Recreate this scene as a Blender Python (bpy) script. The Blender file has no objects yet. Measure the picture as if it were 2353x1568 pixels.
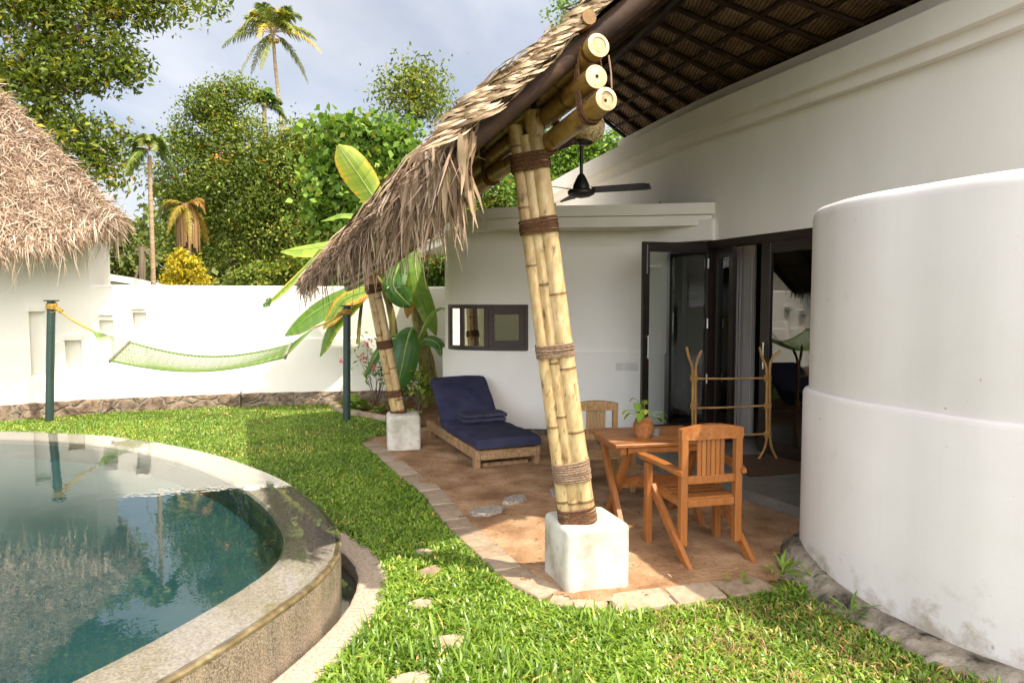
import bpy, bmesh, math, random
import numpy as np
from mathutils import Vector, Matrix
random.seed(7); RNG = np.random.default_rng(7)
R = math.radians
SC = bpy.context.scene; COL = SC.collection
EYE = Vector((0, 0, 1.65)); PITCH = R(3.21); FPX = 1568.0     # working pixels: 2352 x 1568
CT, ST = math.cos(PITCH), math.sin(PITCH)

# ---------------------------------------------------------------- measuring helpers
def ray(px, py):
    a, b = (px - 1176) / FPX, (784 - py) / FPX
    return Vector((a, CT + b * ST, -ST + b * CT))
def P(px, py, Y):                     # point at depth Y
    d = ray(px, py); return EYE + d * (Y / d.y)
def PZ(px, py, z):                    # point at height z
    d = ray(px, py); return EYE + d * ((z - EYE.z) / d.z)

# ---------------------------------------------------------------- mesh helpers
WORLD = set()                       # things whose parts are modelled in place
class MB:
    def __init__(s): s.v = []; s.f = []; s.r = []
    def add(s, vs, fs, r=0.5):
        o = len(s.v); s.v += [tuple(v) for v in vs]
        s.f += [tuple(i + o for i in f) for f in fs]
        s.r += (list(r) if hasattr(r, '__len__') else [r] * len(vs))
        return s
    def build(s, name, mat, parent=None, smooth=False, **kw):
        me = bpy.data.meshes.new(name); me.from_pydata(s.v, [], s.f)
        a = me.attributes.new('rnd', 'FLOAT', 'POINT'); a.data.foreach_set('value', np.array(s.r, dtype=np.float32))
        return finish(name, me, mat, parent, smooth, **kw)
def finish(name, me, mat, parent=None, smooth=False, **kw):
    if smooth: me.polygons.foreach_set('use_smooth', np.ones(len(me.polygons), dtype=bool))
    me.materials.append(mat); me.update()
    if smooth:
        try: me.set_sharp_from_angle(angle=.7)
        except Exception: pass
    o = bpy.data.objects.new(name, me); COL.objects.link(o)
    if parent is not None:
        o.parent = parent
        if parent.name in WORLD: o.matrix_parent_inverse = Matrix.Translation(-parent.location)
    tag(o, **kw)
    return o
def tag(o, label=None, cat=None, group=None, kind=None):
    if label: o['label'] = label
    if cat: o['category'] = cat
    if group: o['group'] = group
    if kind: o['kind'] = kind
    return o
def thing(name, label, cat, loc=(0, 0, 0), rz=0.0, group=None):
    o = bpy.data.objects.new(name, None); COL.objects.link(o); o.empty_display_size = .1
    o.location = loc; o.rotation_euler = (0, 0, rz)
    return tag(o, label, cat, group)
def placed(name, label, cat, loc, group=None):      # a thing whose parts are modelled where they stand
    o = thing(name, label, cat, loc, 0, group); WORLD.add(o.name); return o
def copy_tree(o, parent=None):
    c = o.copy(); COL.objects.link(c)
    if parent is not None: c.parent = parent
    for ch in list(o.children): copy_tree(ch, c)
    return c
def np_mesh(name, V, F, mat, parent=None, rnd=None, smooth=False, **kw):
    V = np.asarray(V, np.float32).reshape(-1, 3); F = np.asarray(F, np.int32)
    k = F.shape[1]; me = bpy.data.meshes.new(name)
    me.vertices.add(len(V)); me.vertices.foreach_set('co', V.ravel())
    me.loops.add(F.size); me.loops.foreach_set('vertex_index', F.ravel())
    me.polygons.add(len(F)); me.polygons.foreach_set('loop_start', np.arange(0, F.size, k, dtype=np.int32))
    try: me.polygons.foreach_set('loop_total', np.full(len(F), k, dtype=np.int32))
    except Exception: pass
    me.update(calc_edges=True)
    a = me.attributes.new('rnd', 'FLOAT', 'POINT')
    a.data.foreach_set('value', np.asarray(rnd if rnd is not None else np.full(len(V), .5), np.float32))
    me.validate()
    return finish(name, me, mat, parent, smooth, **kw)

_bev = {}
def boxm(mb, size, loc=(0, 0, 0), M=None, bev=.004, r=.5, seg=1):
    key = (tuple(round(x, 4) for x in size), bev, seg)
    if key not in _bev:
        bm = bmesh.new(); bmesh.ops.create_cube(bm, size=1)
        for v in bm.verts: v.co = Vector((v.co.x * size[0], v.co.y * size[1], v.co.z * size[2]))
        if bev > 0: bmesh.ops.bevel(bm, geom=bm.edges[:], offset=min(bev, min(size) * .45), segments=seg, profile=.5, affect='EDGES')
        bm.verts.index_update()
        _bev[key] = ([v.co.copy() for v in bm.verts], [[v.index for v in f.verts] for f in bm.faces]); bm.free()
    vs, fs = _bev[key]; L = Vector(loc)
    mb.add([(M @ v if M else v) + L for v in vs], fs, r); return mb
def rotz(a): return Matrix.Rotation(a, 3, 'Z')
def bar(mb, a, b, w, d, up=(0, 0, 1), bev=.004, r=.5):       # rectangular bar between two points; w across, d along 'up'
    a, b = Vector(a), Vector(b); z = (b - a); L = z.length; z.normalize()
    x = z.cross(Vector(up));
    if x.length < 1e-4: x = z.cross(Vector((0, 1, 0)))
    x.normalize(); y = z.cross(x); M = Matrix((x, y, z)).transposed()
    return boxm(mb, (w, d, L), (a + b) / 2, M, bev, r)
def frames(pts):
    pts = [Vector(p) for p in pts]; n = len(pts); T = []
    for i in range(n):
        t = pts[min(i + 1, n - 1)] - pts[max(i - 1, 0)]; T.append(t.normalized())
    a = Vector((0, 0, 1)) if abs(T[0].z) < .9 else Vector((1, 0, 0))
    x = T[0].cross(a).normalized(); out = []
    for t in T:
        x = (x - t * x.dot(t)).normalized(); out.append((x, t.cross(x)))
    return pts, out
def tube(mb, pts, rad, n=8, cap=True, r=.5, closed=False):
    pts, fr = frames(pts); m = len(pts)
    if not hasattr(rad, '__len__'): rad = [rad] * m
    vs = []; fs = []; rr = []
    for i, (p, (x, y)) in enumerate(zip(pts, fr)):
        for k in range(n):
            a = 2 * math.pi * k / n; vs.append(p + (x * math.cos(a) + y * math.sin(a)) * rad[i])
            rr.append(r[i] if hasattr(r, '__len__') else r)
    for i in range(m - 1 + (1 if closed else 0)):
        j = (i + 1) % m
        for k in range(n): fs.append((i * n + k, i * n + (k + 1) % n, j * n + (k + 1) % n, j * n + k))
    if cap and not closed: fs += [tuple(range(n))[::-1], tuple(range((m - 1) * n, m * n))]
    mb.add(vs, fs, rr); return mb
def lathe(mb, prof, c=(0, 0, 0), n=24, r=.5):
    vs = []; fs = []; c = Vector(c)
    for (rad, z) in prof:
        for k in range(n):
            a = 2 * math.pi * k / n; vs.append(c + Vector((rad * math.cos(a), rad * math.sin(a), z)))
    for i in range(len(prof) - 1):
        for k in range(n): fs.append((i * n + k, i * n + (k + 1) % n, (i + 1) * n + (k + 1) % n, (i + 1) * n + k))
    mb.add(vs, fs, r); return mb
def crv(pts, n=60):                     # Catmull-Rom through points, even steps
    pts = [Vector(p) for p in pts]; Q = [pts[0] * 2 - pts[1]] + pts + [pts[-1] * 2 - pts[-2]]; out = []
    for i in range(1, len(Q) - 2):
        for k in range(24):
            t = k / 24; a, b, c, d = Q[i - 1], Q[i], Q[i + 1], Q[i + 2]
            out.append(.5 * (2 * b + (c - a) * t + (2 * a - 5 * b + 4 * c - d) * t * t + (3 * b - a - 3 * c + d) * t ** 3))
    out.append(Q[-2]); L = [0]
    for a, b in zip(out, out[1:]): L.append(L[-1] + (b - a).length)
    res = []; j = 0
    for k in range(n):
        s = L[-1] * k / (n - 1)
        while j < len(L) - 2 and L[j + 1] < s: j += 1
        u = (s - L[j]) / max(L[j + 1] - L[j], 1e-9); res.append(out[j].lerp(out[j + 1], min(max(u, 0), 1)))
    return res
def norms2(pts, closed=False):          # left-hand normals of a plan curve
    n = len(pts); N = []
    for i in range(n):
        a = pts[(i - 1) % n] if closed else pts[max(i - 1, 0)]; b = pts[(i + 1) % n] if closed else pts[min(i + 1, n - 1)]
        t = Vector((b[0] - a[0], b[1] - a[1])).normalized(); N.append(Vector((-t.y, t.x)))
    return N
def off2(pts, d, closed=False):
    return [Vector((p[0] + n.x * d, p[1] + n.y * d)) for p, n in zip(pts, norms2(pts, closed))]
def sweep(mb, pts, prof, closed=False, cap=True, loop=False, zf=None, r=.5):   # profile (offset to the left, z) swept along a plan curve
    N = norms2(pts, closed); m = len(pts); k = len(prof); vs = []; fs = []
    for i, (p, n) in enumerate(zip(pts, N)):
        for j, (o, z) in enumerate(prof):
            zz = zf(i / (m - 1), j, z) if zf else z
            vs.append((p[0] + n.x * o, p[1] + n.y * o, zz))
    for i in range(m if closed else m - 1):
        a = i * k; b = ((i + 1) % m) * k
        for j in range(k if loop else k - 1):
            j2 = (j + 1) % k; fs.append((a + j, b + j, b + j2, a + j2))
    if cap and not closed and loop: fs += [tuple(range(k)), tuple(range((m - 1) * k, m * k))[::-1]]
    mb.add(vs, fs, r); return mb
def poly_sheet(name, outer, holes, z, mat, **kw):
    bm = bmesh.new(); E = []
    for lp in [outer] + holes:
        vs = [bm.verts.new((p[0], p[1], z)) for p in lp]
        E += [bm.edges.new((vs[i], vs[(i + 1) % len(vs)])) for i in range(len(vs))]
    bmesh.ops.triangle_fill(bm, use_beauty=True, use_dissolve=False, edges=E)
    bmesh.ops.recalc_face_normals(bm, faces=bm.faces[:])
    if bm.faces and sum(f.normal.z for f in bm.faces) < 0: bmesh.ops.reverse_faces(bm, faces=bm.faces[:])
    me = bpy.data.meshes.new(name); bm.to_mesh(me); bm.free()
    return finish(name, me, mat, **kw)
def inpoly(X, Y, poly):
    res = np.zeros(X.shape, bool); n = len(poly)
    for i in range(n):
        x0, y0 = poly[i][0], poly[i][1]; x1, y1 = poly[(i + 1) % n][0], poly[(i + 1) % n][1]
        c = (y0 > Y) != (y1 > Y)
        if y1 != y0: res ^= c & (X < (x1 - x0) * (Y - y0) / (y1 - y0) + x0)
    return res
def ribbons(Pt, Wd, side):              # Pt (n,k,3), Wd (n,k), side (n,k,3) -> verts, quads
    n, k, _ = Pt.shape; A = Pt - side * Wd[..., None]; B = Pt + side * Wd[..., None]
    V = np.stack([A, B], 2).reshape(n, k * 2, 3)
    q = np.array([[2 * i, 2 * i + 1, 2 * i + 3, 2 * i + 2] for i in range(k - 1)])
    F = (q[None] + (np.arange(n) * 2 * k)[:, None, None]).reshape(-1, 4)
    return V.reshape(-1, 3), F
def unit(a): return a / np.maximum(np.linalg.norm(a, axis=-1, keepdims=True), 1e-9)
def nz(X, Y, s=1.0, seed=0):            # cheap smooth noise
    g = np.random.default_rng(100 + seed); r = 0
    for i in range(6):
        a = g.uniform(0, 6.28); f = s * g.uniform(.6, 1.9); ph = g.uniform(0, 6.28)
        r = r + np.sin((X * math.cos(a) + Y * math.sin(a)) * f * 6.28 + ph + 1.3 * np.sin((X * math.sin(a) - Y * math.cos(a)) * f * 3.1))
    return r / 6

# ---------------------------------------------------------------- materials
def mat_new(name):
    m = bpy.data.materials.new(name); m.use_nodes = True; nt = m.node_tree
    return m, nt, nt.nodes['Principled BSDF'], nt.nodes['Material Output']
def N(nt, t, **kw):
    n = nt.nodes.new(t)
    for k, v in kw.items():
        if k in n.inputs: n.inputs[k].default_value = v
        else: setattr(n, k, v)
    return n
def c4(c): return (c[0], c[1], c[2], 1)
def coords(nt, kind='Object', sc=(1, 1, 1)):
    t = nt.nodes.new('ShaderNodeTexCoord'); m = nt.nodes.new('ShaderNodeMapping'); m.inputs['Scale'].default_value = sc
    nt.links.new(t.outputs[kind], m.inputs['Vector']); return m.outputs['Vector']
def noise(nt, vec, scale, detail=4, rough=.55, dist=0):
    n = nt.nodes.new('ShaderNodeTexNoise'); n.inputs['Scale'].default_value = scale; n.inputs['Detail'].default_value = detail
    n.inputs['Roughness'].default_value = rough; n.inputs['Distortion'].default_value = dist
    nt.links.new(vec, n.inputs['Vector']); return n.outputs['Fac']
def ramp(nt, fac, stops):
    n = nt.nodes.new('ShaderNodeValToRGB'); e = n.color_ramp.elements
    while len(e) < len(stops): e.new(.5)
    for el, (p, c) in zip(e, stops): el.position = p; el.color = c4(c) if len(c) == 3 else c
    nt.links.new(fac, n.inputs['Fac']); return n.outputs['Color']
def mixc(nt, fac, a, b, mode='MIX'):
    n = nt.nodes.new('ShaderNodeMix'); n.data_type = 'RGBA'; n.blend_type = mode
    for sock, v in ((n.inputs['Factor'], fac), (n.inputs['A'], a), (n.inputs['B'], b)):
        pass
    def put(s, v):
        if hasattr(v, 'links'): nt.links.new(v, s)
        else: s.default_value = v if not hasattr(v, '__len__') else c4(v)
    put(n.inputs[0], fac); put(n.inputs[6], a); put(n.inputs[7], b); return n.outputs[2]
def bump(nt, h, strength, dist, bs):
    b = nt.nodes.new('ShaderNodeBump'); b.inputs['Strength'].default_value = strength; b.inputs['Distance'].default_value = dist
    nt.links.new(h, b.inputs['Height']); nt.links.new(b.outputs['Normal'], bs.inputs['Normal']); return b
def pm(name, stops, scale=5, rough=.7, detail=5, sc=(1, 1, 1), kind='Object', bs=.3, bd=.01, bscale=None, attr=0, spec=.4, stain=None, dist=0, ring=None):
    """noise-coloured surface; attr mixes in the per-piece 'rnd' value; stain=(colour, scale, threshold)"""
    m, nt, b, o = mat_new(name); v = coords(nt, kind, sc); f = noise(nt, v, scale, detail, dist=dist)
    if attr:
        a = N(nt, 'ShaderNodeAttribute', attribute_name='rnd'); mx = N(nt, 'ShaderNodeMix'); mx.data_type = 'FLOAT'
        mx.inputs[0].default_value = attr; nt.links.new(f, mx.inputs[2]); nt.links.new(a.outputs['Fac'], mx.inputs[3]); f = mx.outputs[0]
    c = ramp(nt, f, stops)
    if stain:
        sf = noise(nt, v, stain[1], 6, .65); s2 = ramp(nt, sf, [(stain[2], (0, 0, 0)), (min(stain[2] + .12, 1), (1, 1, 1))]); c = mixc(nt, s2, c, stain[0])
    if ring:
        ra = N(nt, 'ShaderNodeAttribute', attribute_name='rnd'); c = mixc(nt, ramp(nt, ra.outputs['Fac'], [(.10, (.75, .75, .75)), (.40, (0, 0, 0))]), c, ring)
    nt.links.new(c, b.inputs['Base Color']); b.inputs['Roughness'].default_value = rough; b.inputs['Specular IOR Level'].default_value = spec
    if bs: bump(nt, noise(nt, v, bscale or scale * 6, 5, .6), bs, bd, b)
    return m
def leafmat(name, stops, rough=.45, trans=.35, spec=.3):
    m, nt, b, o = mat_new(name); a = N(nt, 'ShaderNodeAttribute', attribute_name='rnd')
    c = ramp(nt, a.outputs['Fac'], stops); nt.links.new(c, b.inputs['Base Color'])
    b.inputs['Roughness'].default_value = rough; b.inputs['Specular IOR Level'].default_value = spec
    t = N(nt, 'ShaderNodeBsdfTranslucent'); tc = mixc(nt, .5, c, (.9, 1.0, .25), 'MULTIPLY'); nt.links.new(tc, t.inputs['Color'])
    mx = N(nt, 'ShaderNodeMixShader'); mx.inputs[0].default_value = trans
    nt.links.new(b.outputs[0], mx.inputs[1]); nt.links.new(t.outputs[0], mx.inputs[2]); nt.links.new(mx.outputs[0], o.inputs['Surface'])
    return m
def clear(name, tint, ior, rough=0.0, wave=None, gl=(1, 1, 1), murk=None):
    m, nt, b, o = mat_new(name); nt.nodes.remove(b)
    t = N(nt, 'ShaderNodeBsdfTransparent', Color=c4(tint)); g = N(nt, 'ShaderNodeBsdfGlossy', Roughness=rough, Color=c4(gl)); fr = N(nt, 'ShaderNodeFresnel', IOR=ior)
    mx = N(nt, 'ShaderNodeMixShader')
    if wave:
        bp = N(nt, 'ShaderNodeBump', Strength=wave[1], Distance=wave[2]); v = coords(nt, 'Object', (1, 1, 1)); h = noise(nt, v, wave[0], 3, .55)
        h2 = noise(nt, v, wave[0] * .22, 2, .5); ad = N(nt, 'ShaderNodeMath', operation='ADD'); nt.links.new(h, ad.inputs[0]); nt.links.new(h2, ad.inputs[1])
        nt.links.new(ad.outputs[0], bp.inputs['Height']); nt.links.new(bp.outputs[0], g.inputs['Normal']); nt.links.new(bp.outputs[0], fr.inputs['Normal'])
    if murk:
        df = N(nt, 'ShaderNodeBsdfDiffuse', Color=c4(murk[1])); m2 = N(nt, 'ShaderNodeMixShader'); m2.inputs[0].default_value = murk[0]; nt.links.new(t.outputs[0], m2.inputs[1]); nt.links.new(df.outputs[0], m2.inputs[2]); t = m2
    nt.links.new(fr.outputs[0], mx.inputs[0]); nt.links.new(t.outputs[0], mx.inputs[1]); nt.links.new(g.outputs[0], mx.inputs[2]); nt.links.new(mx.outputs[0], o.inputs['Surface'])
    return m

M = {}
M['white'] = pm('white_plaster', [(.3, (.78, .75, .69)), (.7, (.86, .83, .775))], 1.3, .85, 6, (1, 1, .45), bs=.22, bd=.006, bscale=38, stain=((.52, .48, .42), 3.1, .70), spec=.2)
def drum():  # base grey darkened to offset excess fill light on the bay; marks are wear
    m, nt, b, o = mat_new('weathered_dimmed_bay_plaster'); v = coords(nt, 'Object', (1, 1, 1)); f = noise(nt, v, .9, 8, .6); c = ramp(nt, f, [(.3, (.55, .52, .515)), (.5, (.60, .575, .575)), (.7, (.635, .61, .615))])
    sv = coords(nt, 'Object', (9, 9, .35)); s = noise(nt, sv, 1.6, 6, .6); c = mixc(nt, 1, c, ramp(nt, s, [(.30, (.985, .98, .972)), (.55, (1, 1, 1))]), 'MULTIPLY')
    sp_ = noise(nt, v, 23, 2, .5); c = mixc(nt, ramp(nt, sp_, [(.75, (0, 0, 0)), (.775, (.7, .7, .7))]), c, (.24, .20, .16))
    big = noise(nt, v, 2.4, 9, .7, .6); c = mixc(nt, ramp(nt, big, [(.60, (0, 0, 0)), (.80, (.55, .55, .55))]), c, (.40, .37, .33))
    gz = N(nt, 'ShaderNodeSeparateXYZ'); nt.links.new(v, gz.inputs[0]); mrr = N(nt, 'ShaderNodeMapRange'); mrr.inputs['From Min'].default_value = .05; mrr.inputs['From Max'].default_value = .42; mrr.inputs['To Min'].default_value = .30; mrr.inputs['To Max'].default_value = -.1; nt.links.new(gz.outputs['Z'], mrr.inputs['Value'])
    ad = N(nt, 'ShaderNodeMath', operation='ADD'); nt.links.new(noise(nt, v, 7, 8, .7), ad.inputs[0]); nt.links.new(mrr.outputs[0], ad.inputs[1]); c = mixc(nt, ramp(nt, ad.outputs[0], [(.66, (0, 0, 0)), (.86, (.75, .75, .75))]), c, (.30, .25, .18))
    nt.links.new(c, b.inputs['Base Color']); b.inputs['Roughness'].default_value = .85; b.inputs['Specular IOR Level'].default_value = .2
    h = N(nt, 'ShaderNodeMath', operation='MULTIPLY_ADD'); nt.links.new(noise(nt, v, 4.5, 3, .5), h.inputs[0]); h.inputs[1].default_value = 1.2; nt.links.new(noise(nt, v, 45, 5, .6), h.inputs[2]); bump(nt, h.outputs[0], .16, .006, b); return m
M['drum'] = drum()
M['cream'] = pm('aged_white_plaster', [(.3, (.72, .68, .61)), (.7, (.80, .76, .69))], 1.6, .88, 6, (1, 1, .5), bs=.22, bd=.006, bscale=40, stain=((.42, .38, .32), 3.7, .68), spec=.2)
M['plinth'] = pm('limewashed_concrete', [(.36, (.34, .31, .245)), (.5, (.52, .49, .425)), (.66, (.63, .605, .55))], 4.2, .8, 10, bs=.3, bd=.006, bscale=45, stain=((.27, .25, .19), 5.5, .59), spec=.25)
M['footing'] = pm('mossy_plaster_stone', [(.38, (.05, .045, .038)), (.46, (.17, .145, .115)), (.6, (.28, .245, .20)), (.75, (.37, .33, .28))], 4.2, .92, 9, bs=.7, bd=.03, bscale=16, stain=((.022, .022, .02), 7.0, .55), spec=.2)
M['slab'] = pm('dark_terrace_concrete', [(.3, (.12, .115, .10)), (.7, (.19, .18, .16))], 7, .35, 6, bs=.1, bd=.004, bscale=60)
M['slabedge'] = M['slab']
M['sand'] = pm('reddish_sand', [(.32, (.215, .115, .058)), (.5, (.335, .20, .11)), (.68, (.45, .29, .175))], 3.4, .95, 12, bs=1.0, bd=.02, bscale=38, stain=((.10, .05, .024), 44, .63), spec=.15)
M['soil'] = pm('garden_soil', [(.3, (.10, .05, .025)), (.7, (.21, .115, .06))], 7, .95, 8, bs=.8, bd=.02, bscale=35, spec=.1)
M['turf'] = pm('turf_under_grass', [(.3, (.065, .085, .015)), (.5, (.12, .14, .028)), (.66, (.24, .17, .07))], 5, .95, 8, bs=.7, bd=.02, bscale=90, spec=.1)
M['ground'] = pm('bare_earth', [(.3, (.06, .07, .025)), (.7, (.13, .12, .06))], .6, .95, 8, bs=.4, bd=.03, bscale=8, spec=.1)
M['granite'] = pm('pale_pink_granite', [(.35, (.27, .21, .16)), (.5, (.38, .305, .24)), (.66, (.47, .39, .315))], 60, .7, 3, bs=.25, bd=.003, bscale=120, stain=((.33, .27, .21), 2.2, .66), spec=.35)
M['paver'] = pm('rough_sandstone', [(.3, (.21, .155, .105)), (.5, (.31, .235, .165)), (.7, (.39, .31, .23))], 26, .85, 6, bs=.55, bd=.006, bscale=75, attr=.3, stain=((.24, .19, .14), 4, .66), spec=.25)
M['rim'] = pm('wet_speckled_granite', [(.35, (.25, .215, .18)), (.5, (.35, .305, .26)), (.68, (.46, .41, .36))], 90, .25, 3, bs=.12, bd=.002, bscale=120, stain=((.20, .155, .05), 3.2, .60), spec=.5)
def poolwall():
    m, nt, b, o = mat_new('streaked_granite'); v = coords(nt, 'Object', (6, 6, .6)); f = noise(nt, v, 1.5, 8, .65, .5)
    c = ramp(nt, f, [(.36, (.016, .010, .006)), (.46, (.055, .034, .018)), (.56, (.105, .070, .040)), (.72, (.165, .120, .075))])
    g = noise(nt, coords(nt), 130, 2); c = mixc(nt, .35, c, ramp(nt, g, [(.35, (.10, .08, .06)), (.65, (.6, .52, .42))]))
    nt.links.new(c, b.inputs['Base Color']); b.inputs['Roughness'].default_value = .3; bump(nt, g, .25, .003, b); return m
M['poolwall'] = poolwall()
def poolfloor():
    m, nt, b, o = mat_new('green_pool_stone'); v = coords(nt); f = noise(nt, v, 1.4, 7, .6, .3)
    c = ramp(nt, f, [(.3, (.012, .060, .072)), (.5, (.020, .085, .096)), (.7, (.040, .115, .118))])
    br = N(nt, 'ShaderNodeTexBrick'); br.inputs['Scale'].default_value = 1.0; br.inputs['Mortar Size'].default_value = .006; br.inputs['Brick Width'].default_value = .62; br.inputs['Row Height'].default_value = .62
    br.inputs['Color1'].default_value = (.9, .9, .9, 1); br.inputs['Color2'].default_value = (1.08, 1.08, 1.08, 1); br.inputs['Mortar'].default_value = (.6, .6, .6, 1); nt.links.new(v, br.inputs['Vector'])
    c = mixc(nt, 1, c, br.outputs['Color'], 'MULTIPLY'); g = noise(nt, v, 70, 2); c = mixc(nt, .3, c, ramp(nt, g, [(.35, (.02, .065, .072)), (.65, (.06, .15, .15))]))
    nt.links.new(c, b.inputs['Base Color']); b.inputs['Roughness'].default_value = .6; return m
M['poolfloor'] = poolfloor()
def murksheet():
    m, nt, b, o = mat_new('teal_murk_sheet'); nt.nodes.remove(b); v = coords(nt); c = ramp(nt, noise(nt, v, 1.1, 6, .6, .4), [(.3, (.012, .050, .060)), (.5, (.020, .070, .080)), (.7, (.040, .098, .102))])
    t = N(nt, 'ShaderNodeBsdfTransparent', Color=(.85, .93, .93, 1)); df = N(nt, 'ShaderNodeBsdfDiffuse'); nt.links.new(c, df.inputs['Color']); mx = N(nt, 'ShaderNodeMixShader'); mx.inputs[0].default_value = .72
    nt.links.new(t.outputs[0], mx.inputs[1]); nt.links.new(df.outputs[0], mx.inputs[2]); nt.links.new(mx.outputs[0], o.inputs['Surface']); return m
M['murksheet'] = murksheet()
M['algae'] = pm('golden_algae_edge', [(.35, (.07, .05, .025)), (.55, (.16, .12, .06)), (.7, (.27, .23, .15))], 14, .3, 6, bs=.4, bd=.003, bscale=90, spec=.5)
M['water'] = clear('pool_water', (.965, .98, .97), 1.7, 0.0, (5.5, .16, .006), murk=(.03, (.035, .125, .135)))
M['windowglass'] = clear('mirrored_window_glass', (.55, .58, .58), 2.6, 0.0)
M['glass'] = clear('window_glass', (.66, .70, .70), 1.85, 0.0)
M['bamboo'] = pm('pale_bamboo', [(.0, (.08, .04, .015)), (.28, (.22, .125, .05)), (.40, (.36, .235, .105)), (.55, (.47, .335, .165)), (.66, (.55, .415, .235)), (.8, (.62, .51, .34))], 4.2, .42, 9, (8, 8, 2.6), bs=.2, bd=.004, bscale=18, attr=.30, stain=((.15, .08, .03), 3.2, .56), spec=.4, ring=(.09, .045, .018))
M['bamboodark'] = pm('aged_bamboo', [(.0, (.05, .025, .008)), (.32, (.10, .05, .014)), (.45, (.22, .12, .03)), (.6, (.33, .19, .05)), (.8, (.42, .27, .10))], 5, .32, 8, (4, 2, 5), bs=.2, bd=.004, bscale=16, attr=.4, stain=((.06, .028, .010), 3, .56), spec=.5, ring=(.04, .018, .006))
M['endgrain'] = pm('cut_bamboo_end', [(.3, (.42, .29, .15)), (.6, (.66, .52, .32))], 28, .7, 4, bs=.3, bd=.003)
M['pith'] = pm('bamboo_pith', [(.3, (.34, .22, .11)), (.6, (.52, .38, .22))], 40, .85, 5, bs=.5, bd=.004)
M['black'] = pm('black_hole', [(.3, (.006, .005, .004)), (.7, (.012, .010, .008))], 10, .9, 2, bs=0)
M['coir'] = pm('coir_rope', [(.3, (.075, .035, .018)), (.7, (.17, .085, .05))], 60, .95, 5, bs=.9, bd=.004, bscale=200, spec=.1)
M['coirpale'] = pm('weathered_coir_rope', [(.3, (.15, .095, .06)), (.7, (.32, .22, .155))], 70, .95, 5, bs=.9, bd=.004, bscale=200, spec=.1)
M['logdark'] = pm('dark_roof_timber', [(.3, (.016, .008, .005)), (.6, (.045, .023, .013)), (.78, (.12, .068, .036))], 6, .75, 7, (1, 1, 1), bs=.5, bd=.008, bscale=20, spec=.25)
def mats():
    m, nt, b, o = mat_new('woven_palm_mat'); v = coords(nt); 
    w = N(nt, 'ShaderNodeTexWave'); w.inputs['Scale'].default_value = 9; w.inputs['Distortion'].default_value = 3; w.inputs['Detail'].default_value = 3; nt.links.new(v, w.inputs['Vector'])
    f = noise(nt, v, 3.2, 6, .6); a = N(nt, 'ShaderNodeMath', operation='MULTIPLY_ADD'); a.inputs[1].default_value = .28; nt.links.new(w.outputs['Fac'], a.inputs[0]); nt.links.new(f, a.inputs[2])
    c = ramp(nt, a.outputs[0], [(.32, (.020, .010, .005)), (.55, (.095, .052, .026)), (.72, (.19, .115, .062)), (.9, (.30, .20, .115))])
    nt.links.new(c, b.inputs['Base Color']); b.inputs['Roughness'].default_value = .9; bump(nt, w.outputs['Fac'], .6, .01, b); return m
M['mats'] = mats()
M['straw'] = leafmat('grey_thatch_straw', [(0, (.022, .012, .007)), (.25, (.085, .048, .028)), (.5, (.215, .138, .090)), (.75, (.37, .265, .185)), (.93, (.54, .425, .32)), (1, (.34, .17, .075))], .7, .12, .2)
M['strawpale'] = leafmat('sunbleached_thatch_straw', [(0, (.035, .018, .010)), (.25, (.13, .075, .045)), (.5, (.31, .215, .15)), (.75, (.50, .39, .295)), (.95, (.66, .55, .44)), (1, (.42, .18, .08))], .75, .1, .2)
M['thatchbody'] = pm('thatch_underlayer', [(.3, (.05, .028, .016)), (.7, (.20, .14, .09))], 14, .95, 6, bs=1, bd=.03, bscale=30, spec=.1)
M['braid'] = leafmat('braided_palm_leaf', [(0, (.05, .028, .014)), (.3, (.16, .10, .055)), (.6, (.32, .225, .135)), (1, (.58, .46, .32))], .6, .15, .3)
M['teak'] = pm('orange_teak', [(.3, (.165, .052, .013)), (.5, (.295, .105, .026)), (.7, (.39, .165, .047))], 2.6, .36, 8, (7, 7, 1), kind='Generated', bs=.2, bd=.003, spec=.45, dist=.9, attr=.35, stain=((.16, .045, .010), 1.6, .60))
M['teakold'] = pm('weathered_teak', [(.3, (.19, .105, .04)), (.5, (.33, .20, .085)), (.72, (.44, .29, .14))], 2.6, .6, 8, (7, 7, 1), kind='Generated', bs=.25, bd=.002, spec=.3, dist=.6)
M['lounge'] = pm('greyed_timber', [(.3, (.17, .095, .045)), (.5, (.31, .19, .095)), (.72, (.42, .28, .155))], 3, .65, 8, (6, 6, 1.4), kind='Generated', bs=.3, bd=.003, spec=.3, dist=.5)
M['navy'] = pm('navy_cotton', [(.3, (.026, .027, .056)), (.7, (.046, .047, .086))], 5, .95, 6, bs=.5, bd=.003, bscale=140, spec=.1)
M['towel'] = pm('faded_navy_towel', [(.3, (.040, .040, .070)), (.7, (.066, .064, .105))], 7, .98, 6, bs=.9, bd=.004, bscale=160, spec=.1)
M['darkwood'] = pm('dark_door_timber', [(.3, (.010, .006, .004)), (.7, (.024, .013, .009))], 3, .4, 6, (1, 1, 5), bs=.1, bd=.002)
M['windowwood'] = pm('brown_window_timber', [(.3, (.022, .012, .007)), (.7, (.045, .025, .015))], 4, .45, 6, (1, 1, 5), bs=.1, bd=.002)
M['steel'] = pm('brushed_steel', [(.3, (.45, .45, .44)), (.7, (.6, .6, .58))], 20, .3, 3, bs=0); M['steel'].node_tree.nodes['Principled BSDF'].inputs['Metallic'].default_value = 1
M['interior'] = pm('dim_room_wall', [(.3, (.016, .016, .016)), (.7, (.026, .025, .024))], 2, .9, 4, bs=0)  # near-black colour stands in for the lack of light indoors
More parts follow.
